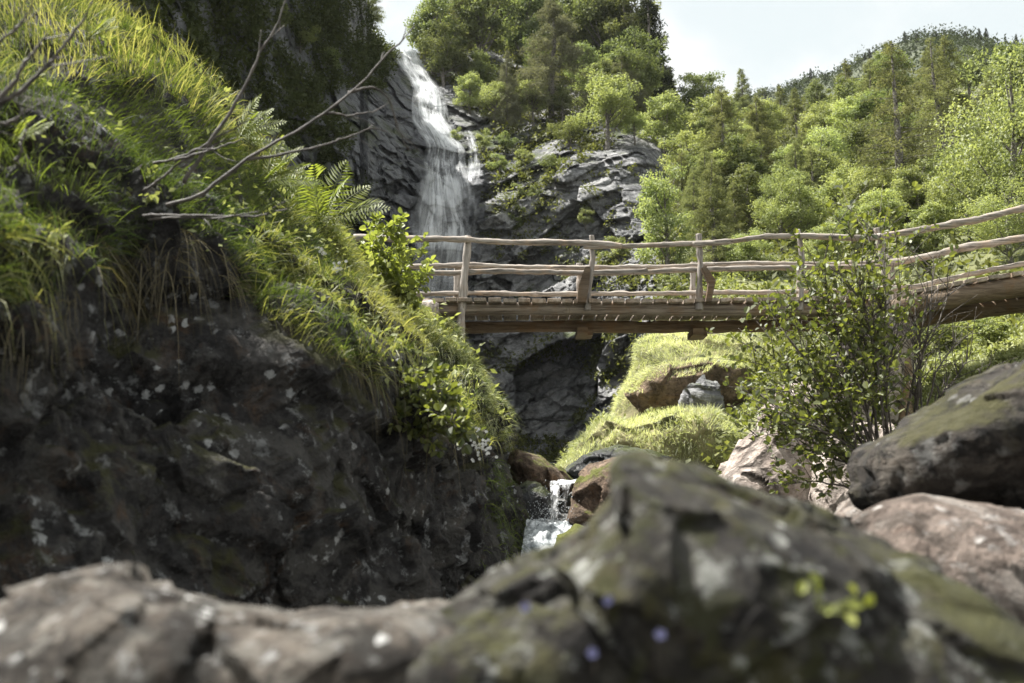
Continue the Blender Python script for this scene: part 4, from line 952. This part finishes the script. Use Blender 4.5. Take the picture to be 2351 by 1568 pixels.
for pl, n, L in (([(200, 560), (440, 520), (430, 640), (250, 690)], 1500, .34), ([(500, 560), (600, 700), (560, 700), (500, 640)], 500, .28), ([(620, 690), (880, 830), (868, 900), (760, 830)], 1800, .28), ([(-100, 680), (190, 660), (150, 740), (-100, 750)], 400, .16), ([(870, 820), (1060, 940), (1090, 1030), (1000, 960)], 900, .26)):
    P, N = scatter(BG, n, pl, r); grass(mb, P, N, L, .005, r, up=-.1, lean=.9, droop=(1.4, 2.2))
tag(mb.build('hanging_straw', M['straw'], None, False), 'withered straw hanging down from the grass over the rock face', 'grass', kind='stuff')
mb = MB()
for pl, n, L in (([(1105, 1050), (1150, 1060), (1205, 1190), (1215, 1290), (1150, 1310), (1120, 1160)], 1700, .32), ([(1085, 1140), (1130, 1100), (1200, 1290), (1100, 1330)], 500, .25)):
    P, N = scatter(BG, n, pl, r); grass(mb, P, N, L, .006, r, up=.45, lean=.8, droop=(.8, 1.8), tlo=.1)
tag(mb.build('stream_grass', M['grass'], None, False), 'thin green grass hanging on the edge of the outcrop beside the stream', 'grass', kind='stuff')
mb = MB()
mossy = lambda P: fbm(P * 1.3, 3, 58) > -.1
for PG, n, pl, L in ((MUP, 26000, [(1380, 1000), (1425, 900), (1450, 860), (1465, 770), (1900, 760), (1900, 1000), (1700, 1000), (1700, 870), (1560, 855), (1470, 890), (1440, 940)], .34), (MLP, 30000, None, .30), (OHP, 9000, [(1420, 905), (1440, 880), (1480, 855), (1550, 830), (1640, 810), (1760, 820), (1760, 870), (1650, 848), (1560, 868), (1490, 900), (1450, 925)], .26), (HG, 9000, [(1440, 860), (1440, 1000), (1380, 1060), (1310, 1080), (1360, 980)], .25), (HG, 9000, [(2230, 720), (2400, 680), (2400, 860), (2200, 960)], .28)):
    P, N = scatter(PG, n, pl, r, wrap=PG is not HG)
    if PG is not HG: k = (N[:, 2] > (.45 if PG is OHP else -.2)) & (fbm(P * 1.6, 3, 59) > -.55); P, N = P[k], N[k]
    grass(mb, P, N, L, .012, r, up=.7, lean=.5, droop=(.4, 1.2), tlo=.1)
tag(mb.build('meadow_grass', M['drygrass'], None, False), 'sunlit yellow-green grass covering the knolls and the slope below the bridge', 'grass', kind='stuff')

# ------------------------------------------------------------------ shrubs in front
def shrub(name, label, stems, leaf, nleaf, mat, r, tw=4, r0=.012, rounded=True, bare=(), sz=1., jit=1., t0=.35):
    """stems: lists of photo points (u, v, Y); leaves grow along the stems and their side twigs"""
    base = np.array([at(*s[0]) for s in stems]).mean(0)
    t = thing(name, label, 'shrub', base); off = Vector(base)
    A, B = [], []
    for i, s in enumerate(stems):
        P = catmull(np.array([at(*q) for q in s]), 26); P = P + .012 * jit * np.cumsum(r.normal(size=P.shape), 0) * .35
        mb = MB(); mb.tube(P, np.linspace(r0, r0 * .18, 26) * r.uniform(.7, 1.2), 6)
        ln = np.linalg.norm(P[-1] - P[0])
        for k in range(tw if i not in bare else tw + 2):
            j = r.integers(7, 23); d = nrm(nrm(P[j + 1] - P[j]) * .7 + unit(1, r)[0] * .75 + np.array([0, 0, .25])); L = ln * r.uniform(.16, .38)
            Q = catmull(np.array([P[j], P[j] + d * L * .5 + np.array([0, 0, .02]), P[j] + d * L + r.normal(size=3) * .04 * ln]), 12); mb.tube(Q, np.linspace(r0 * .4, r0 * .12, 12), 4)
            if i not in bare: A.append(Q[2:-1]); B.append(Q[3:])
        if i not in bare: k0 = int(26 * t0); A.append(P[k0:-1]); B.append(P[k0 + 1:])
        o = mb.build('stem', M['twig'], t); o.location = -off
    A, B = np.concatenate(A), np.concatenate(B); k = r.integers(0, len(A), nleaf)
    c = A[k] + (B[k] - A[k]) * r.random((nleaf, 1)); d = nrm(nrm(B[k] - A[k]) * .5 + unit(nleaf, r) * .9)
    nn = nrm(unit(nleaf, r) * .7 + np.array([0, 0, .9])); L = leaf * r.uniform(.55, 1.2, nleaf)
    mb = MB(); leaves(mb, c + d * leaf * .3, d, nn, L, L * .78, np.clip(r.normal(.5, .25, nleaf), 0, 1), rounded)
    o = mb.build('leaves', mat, t, False); o.location = -off
    return t
r = np.random.default_rng(31)
Y0 = 8.7
tips = [(1995, 492), (2040, 510), (1935, 500), (1890, 560), (1960, 600), (1840, 600), (1790, 660), (1755, 700), (2010, 620), (1900, 680), (1840, 740), (1745, 790), (1690, 830), (1650, 870), (1665, 930), (1780, 850), (1860, 820), (1930, 760), (1990, 720), (1690, 990), (1760, 960), (1830, 930), (1790, 1120), (1900, 900), (1960, 860), (1700, 770), (1720, 880), (2050, 600), (2075, 540)]
stems = []
for i, (u_, v_) in enumerate(tips):
    bu, bv, bY = 2025 + r.normal() * 30, 1130 + r.normal() * 22, Y0 + r.normal() * .15
    f = r.uniform(.35, .5); mu, mv = bu + (u_ - bu) * f * .75 + r.normal() * 10, bv + (v_ - bv) * f + r.normal() * 10
    stems.append([(bu, bv, bY), (mu, mv, bY + r.normal() * .15), ((mu + u_) / 2 + r.normal() * 10, (mv + v_) / 2 + r.normal() * 8, bY + r.normal() * .3), (u_, v_, bY + r.normal() * .35)])
bare = []
for u_, v_ in [(2190, 640), (2160, 660), (2130, 590), (2230, 800), (2275, 850), (2200, 760), (2110, 720), (2180, 860), (2215, 900), (2090, 690)]:
    bare.append(len(stems)); bu, bv = 2095 + r.normal() * 25, 1040 + r.normal() * 20
    stems.append([(bu, bv, Y0), (bu + (u_ - bu) * .3, bv + (v_ - bv) * .45, Y0 + r.normal() * .1), (bu + (u_ - bu) * .7 + r.normal() * 6, bv + (v_ - bv) * .75, Y0 + r.normal() * .2), (u_, v_, Y0 + r.normal() * .2)])
shrub('alder_shrub', 'leafy dark green alder shrub with many stems, in front of the footbridge', stems, .062, 4600, M['alder'], r, 14, .012, bare=bare)
stems = [[(880 + r.normal() * 8, 705, 11.7), ((880 + a) / 2 + r.normal() * 6, (700 + b) / 2, 11.5 + r.normal() * .1), (a, b, 11.3 + r.normal() * .3)] for a, b in [(888, 515), (915, 530), (945, 540), (968, 575), (982, 620), (975, 655), (960, 690), (842, 545), (822, 590), (830, 640), (860, 570), (925, 600), (900, 640), (940, 640), (870, 660)]]
shrub('birch_shrub', 'sunlit yellow-green leafy shrub at the left end of the railing', stems, .080, 1900, M['lit'], r, 5, .010, t0=.25)
q = hit(BG, 960, 985); q2 = q[1] - .15
stems = [[(960 + r.normal() * 10, 985, q2), ((960 + a) / 2, (985 + b) / 2, q2 - .15), (a, b, q2 - .25 + r.normal() * .15)] for a, b in [(935, 850), (1000, 850), (1045, 900), (920, 890), (905, 960), (1055, 985), (1010, 1030), (960, 1000), (1030, 950), (975, 910), (1060, 1010)]]
shrub('rock_shrub', 'small round-leaved shrub growing out of the grassy rock edge below the bridge', stems, .062, 520, M['alder'], r, 4, .006, t0=.3)

# bare branches
def bare_shrub(name, label, brs, r0):
    base = at(*brs[0][0]); t = thing(name, label, 'bare shrub', base)
    for i, b in enumerate(brs):
        mb = MB(); P = catmull(np.array([at(*q) for q in b]), 40); P = P + .004 * np.cumsum(r.normal(size=P.shape), 0) * .5
        k = r0 * (1 if i < 2 else .7); mb.tube(P, np.linspace(k, k * .3, 40), 7, .25, i)
        for _ in range(2):
            j = r.integers(14, 36); d = nrm(nrm(P[j + 1] - P[j]) + unit(1, r)[0] * .6); L = r.uniform(.06, .18)
            mb.tube(catmull(np.array([P[j], P[j] + d * L * .5, P[j] + d * L + r.normal(size=3) * .02]), 8), np.linspace(k * .35, k * .15, 8), 4)
        o = mb.build('branch', M['deadtwig'], t); o.location = -Vector(base)
z = lambda pts, Y, dY=0: [(a, b, Y + dY * i / len(pts)) for i, (a, b) in enumerate(pts)]
bare_shrub('bare_shrub', 'leafless shrub with long bent branches reaching from the grassy bank towards the waterfall', [
    z([(380, 472), (450, 450), (500, 415), (560, 370), (620, 330), (700, 290), (760, 250), (830, 190), (890, 125), (925, 95), (950, 62)], 4.5, .2),
    z([(420, 420), (480, 330), (540, 250), (580, 180), (610, 110), (640, 50), (665, -20)], 4.5, .1),
    z([(570, 368), (650, 358), (740, 335), (800, 315), (860, 298), (900, 310)], 4.55, .2),
    z([(800, 212), (850, 204), (888, 230), (908, 290), (938, 352)], 4.65, .1),
    z([(330, 494), (420, 489), (520, 492), (600, 485), (652, 472)], 4.3, -.2), z([(340, 505), (450, 506), (540, 499), (610, 487)], 4.3, -.2),
    z([(745, 260), (800, 264), (870, 250)], 4.6), z([(350, 375), (440, 352), (520, 310), (590, 275)], 4.5), z([(400, 372), (500, 342), (560, 323)], 4.4), z([(330, 440), (390, 400), (470, 350), (540, 320)], 4.5)], .0105)
bare_shrub('bare_shrub', 'dark leafless shrub cutting across the upper left corner', [
    z([(-40, 250), (10, 232), (50, 205), (95, 155), (130, 115), (165, 70), (200, 15)], 3.0), z([(-30, 245), (20, 200), (55, 145), (80, 100), (98, 65)], 3.0), z([(-40, 130), (10, 80), (45, 45), (75, -10)], 2.9),
    z([(-20, 280), (25, 262), (45, 230)], 3.0), z([(35, 370), (55, 325), (85, 268)], 3.0)], .0095)

# ferns
def fern(label, P0, dirs, L, r):
    t = thing('fern', label, 'fern', P0); off = Vector(P0)
    for d in dirs:
        d = nrm(np.array(d, float)); n = 20; tt = np.linspace(0, 1, n)[:, None]; l = L * r.uniform(.75, 1.1)
        C = P0 + d * l * tt + np.array([0, 0, -.22 * l]) * tt ** 2 + nrm(np.cross(d, unit(1, r)[0])) * .06 * l * tt ** 2
        mb = MB(); mb.tube(C, np.linspace(.004, .001, n), 4, T=.3)
        tg = nrm(np.gradient(C, axis=0)); sd = nrm(np.cross(tg, np.array([0, -.75, .65])))
        wl = .26 * l * np.sin(np.pi * (tt[:, 0] * .86 + .14)) ** .8
        for sg in (-1, 1):                                       # a pinna on either side of the rib, each a narrow tapering leaf
            c = C[2:-1]; dd = sd[2:-1] * sg + tg[2:-1] * .4; nn = np.cross(sd[2:-1] * sg, tg[2:-1]) * sg + unit(len(c), r) * .25
            leaves(mb, c, dd + unit(len(c), r) * .08, nn, wl[2:-1], l / n * .62 + 0 * wl[2:-1], np.clip(.5 + r.normal(size=len(c)) * .2, 0, 1))
        o = mb.build('frond', M['fern'], t, False); o.location = -off
def fan(n, up, side, r, sx=0.): return [(sx + r.normal() * side, -.25 + r.normal() * .35, up + r.normal() * .25) for _ in range(n)]
fern('big sunlit fern clump standing above the bank just left of the shrub', hit(BG, 745, 512) + np.array([.02, -.1, 0]), fan(11, .95, .6, r), .86, r)
fern('fern fronds pointing right from the grassy crest under the bare branches', hit(BG, 560, 330) + np.array([0, -.1, .02]), fan(8, .6, .4, r, .6), .5, r)
fern('fern beside the grass crest, halfway down to the big fern clump', hit(BG, 620, 420) + np.array([0, -.1, .02]), fan(8, .6, .4, r, .6), .5, r)
fern('small shaded fern at the left edge in the grass', hit(BG, 60, 345) + np.array([0, -.12, 0]), fan(4, .45, .3, r, .6), .26, r)
fern('small fern at the top left in the long grass', hit(BG, 220, 110) + np.array([0, -.1, 0]), fan(5, .7, .4, r, .3), .3, r)

# flowers
def flower(name, label, P0, mat, size, group, r, n=5, stem=.05, tilt=.6):
    t = thing(name, label, 'flower', P0, group); off = Vector(P0)
    top = P0 + np.array([r.normal() * .008, -.02, stem]); mb = MB(); mb.tube(catmull(np.array([P0, (P0 + top) / 2 + r.normal(size=3) * .004, top]), 6), .0009, 4); o = mb.build('stem', M['twig'], t); o.location = -off
    mb = MB(); a = np.linspace(0, 6.283, n, endpoint=False); ax = nrm(np.array([r.normal() * .4, -1, r.normal() * .3])); e1 = nrm(np.cross(ax, [0, 0, 1])); e2 = np.cross(ax, e1)
    d = e1 * np.cos(a)[:, None] + e2 * np.sin(a)[:, None]
    leaves(mb, np.repeat(top[None], n, 0), d + ax * .45, ax - d * .5, size, size * .75, np.full(n, .5), True); o = mb.build('petals', mat, t, False); o.location = -off
for (u_, v_), lab in zip([(1385, 1402), (1500, 1476), (1368, 1522), (1242, 1424)], ['blurred blue flower on the mossy boulder, topmost of four', 'blurred blue flower on the mossy boulder, rightmost of four', 'blurred blue flower on the mossy boulder, lowest of four', 'blurred blue flower on the mossy boulder, leftmost of four']):
    flower('harebell', lab, hit(FGRP, u_, v_ + 18) + np.array([0, -.012, 0]), M['petal_b'], .008, 'blue flowers on the mossy boulder', r, stem=.03)
t = thing('leafy_seedling', 'small yellow-green leafy seedling growing on the face of the mossy boulder', 'seedling', hit(FGRP, 1890, 1400)); off = Vector(t.location)
for k, (u_, v_) in enumerate([(1840, 1300), (1835, 1320), (1860, 1345), (1955, 1352), (1905, 1385), (1935, 1375), (1920, 1392), (1975, 1375)]):
    mb = MB(); c = hit(FGRP, u_, v_)[None] + np.array([0, -.03, 0]); leaves(mb, c, unit(1, r) + np.array([[.5, -.2, 0]]), np.array([[0, -.8, .6]]), .019, .013, np.array([.5 + .3 * r.normal()]).clip(0, 1), True)
    b0 = np.array(t.location); mb.tube(catmull(np.array([b0, (b0 + c[0]) / 2 + np.array([0, -.015, 0]), c[0]]), 6), .0009, 4); o = mb.build('leaf', M['leaf_y'], t, False); o.location = -off
def umbel(label, P0, n, spread, r, group):
    t = thing('white_flower', label, 'flower', P0, group); off = Vector(P0); mb = MB(); st_ = MB()
    for k in range(n):
        c = P0 + r.normal(size=3) * np.array([spread, .04, spread * .6]); a = np.linspace(0, 6.283, 6, endpoint=False)
        d = np.stack([np.cos(a), 0 * a - .3, np.sin(a)], -1); leaves(mb, np.repeat(c[None], 6, 0), d, np.array([[0, -1., .3]]).repeat(6, 0), .014, .010, np.full(6, .5), True)
        st_.tube(catmull(np.array([P0 + np.array([0, .05, -.12]), (P0 + c) / 2 + np.array([0, .02, -.04]), c]), 6), .0012, 4)
    mb.build('blossoms', M['petal_w'], t, False).location = -off; st_.build('stem', M['twig'], t).location = -off
umbel('cluster of white blossoms at the lower tip of the grassy outcrop above the stream', hit(BG, 1098, 1035) + np.array([0, -.1, 0]), 46, .085, r, None)
umbel('white flower head in the grass left of the sunlit shrub', hit(BG, 742, 585) + np.array([0, -.1, .05]), 10, .03, r, None)
umbel('white flower head in the grass below the sunlit shrub', hit(BG, 795, 625) + np.array([0, -.1, .05]), 12, .035, r, None)

# vines dangling from the deck
mb = MB()
for u_, l_ in ((1296, 90), (1302, 60), (1610, 40), (1634, 60)):
    mb.tube(catmull(np.array([at(u_, 690, 14.88), at(u_ + 6, 690 + l_ * .4, 14.85), at(u_ - 3, 690 + l_ * .8, 14.86), at(u_ + r.normal() * 8, 690 + l_, 14.87)]), 20), .003, 4)
tag(mb.build('dry_tendrils', M['straw'], None), 'thin dry tendrils dangling from the deck of the footbridge', 'tendrils', kind='stuff')

# ------------------------------------------------------------------ the air of the valley
bpy.context.view_layer.update()
lo, hi = np.full(3, 1e9), np.full(3, -1e9)
for o in SC.objects:
    if o.type == 'MESH':
        b = np.array([o.matrix_world @ Vector(q) for q in o.bound_box]); lo, hi = np.minimum(lo, b.min(0)), np.maximum(hi, b.max(0))
lo -= np.array([8, 8, 1.]); hi += np.array([8, 8, 4.])
mb = MB(); mb.box((lo + hi) / 2, [((hi[0] - lo[0]) / 2, 0, 0), (0, (hi[1] - lo[1]) / 2, 0), (0, 0, (hi[2] - lo[2]) / 2)])
m, nt = nodes('valley_haze'); pv = nd(nt, 'VolumePrincipled'); pv.inputs['Color'].default_value = (.93, .96, 1, 1); pv.inputs['Density'].default_value = .00010; pv.inputs['Anisotropy'].default_value = .2
o = nd(nt, 'OutputMaterial'); nt.links.new(pv.outputs[0], o.inputs['Volume'])
tag(mb.build('haze', m, None, False), 'thin sunlit haze filling the valley', 'haze', kind='stuff')
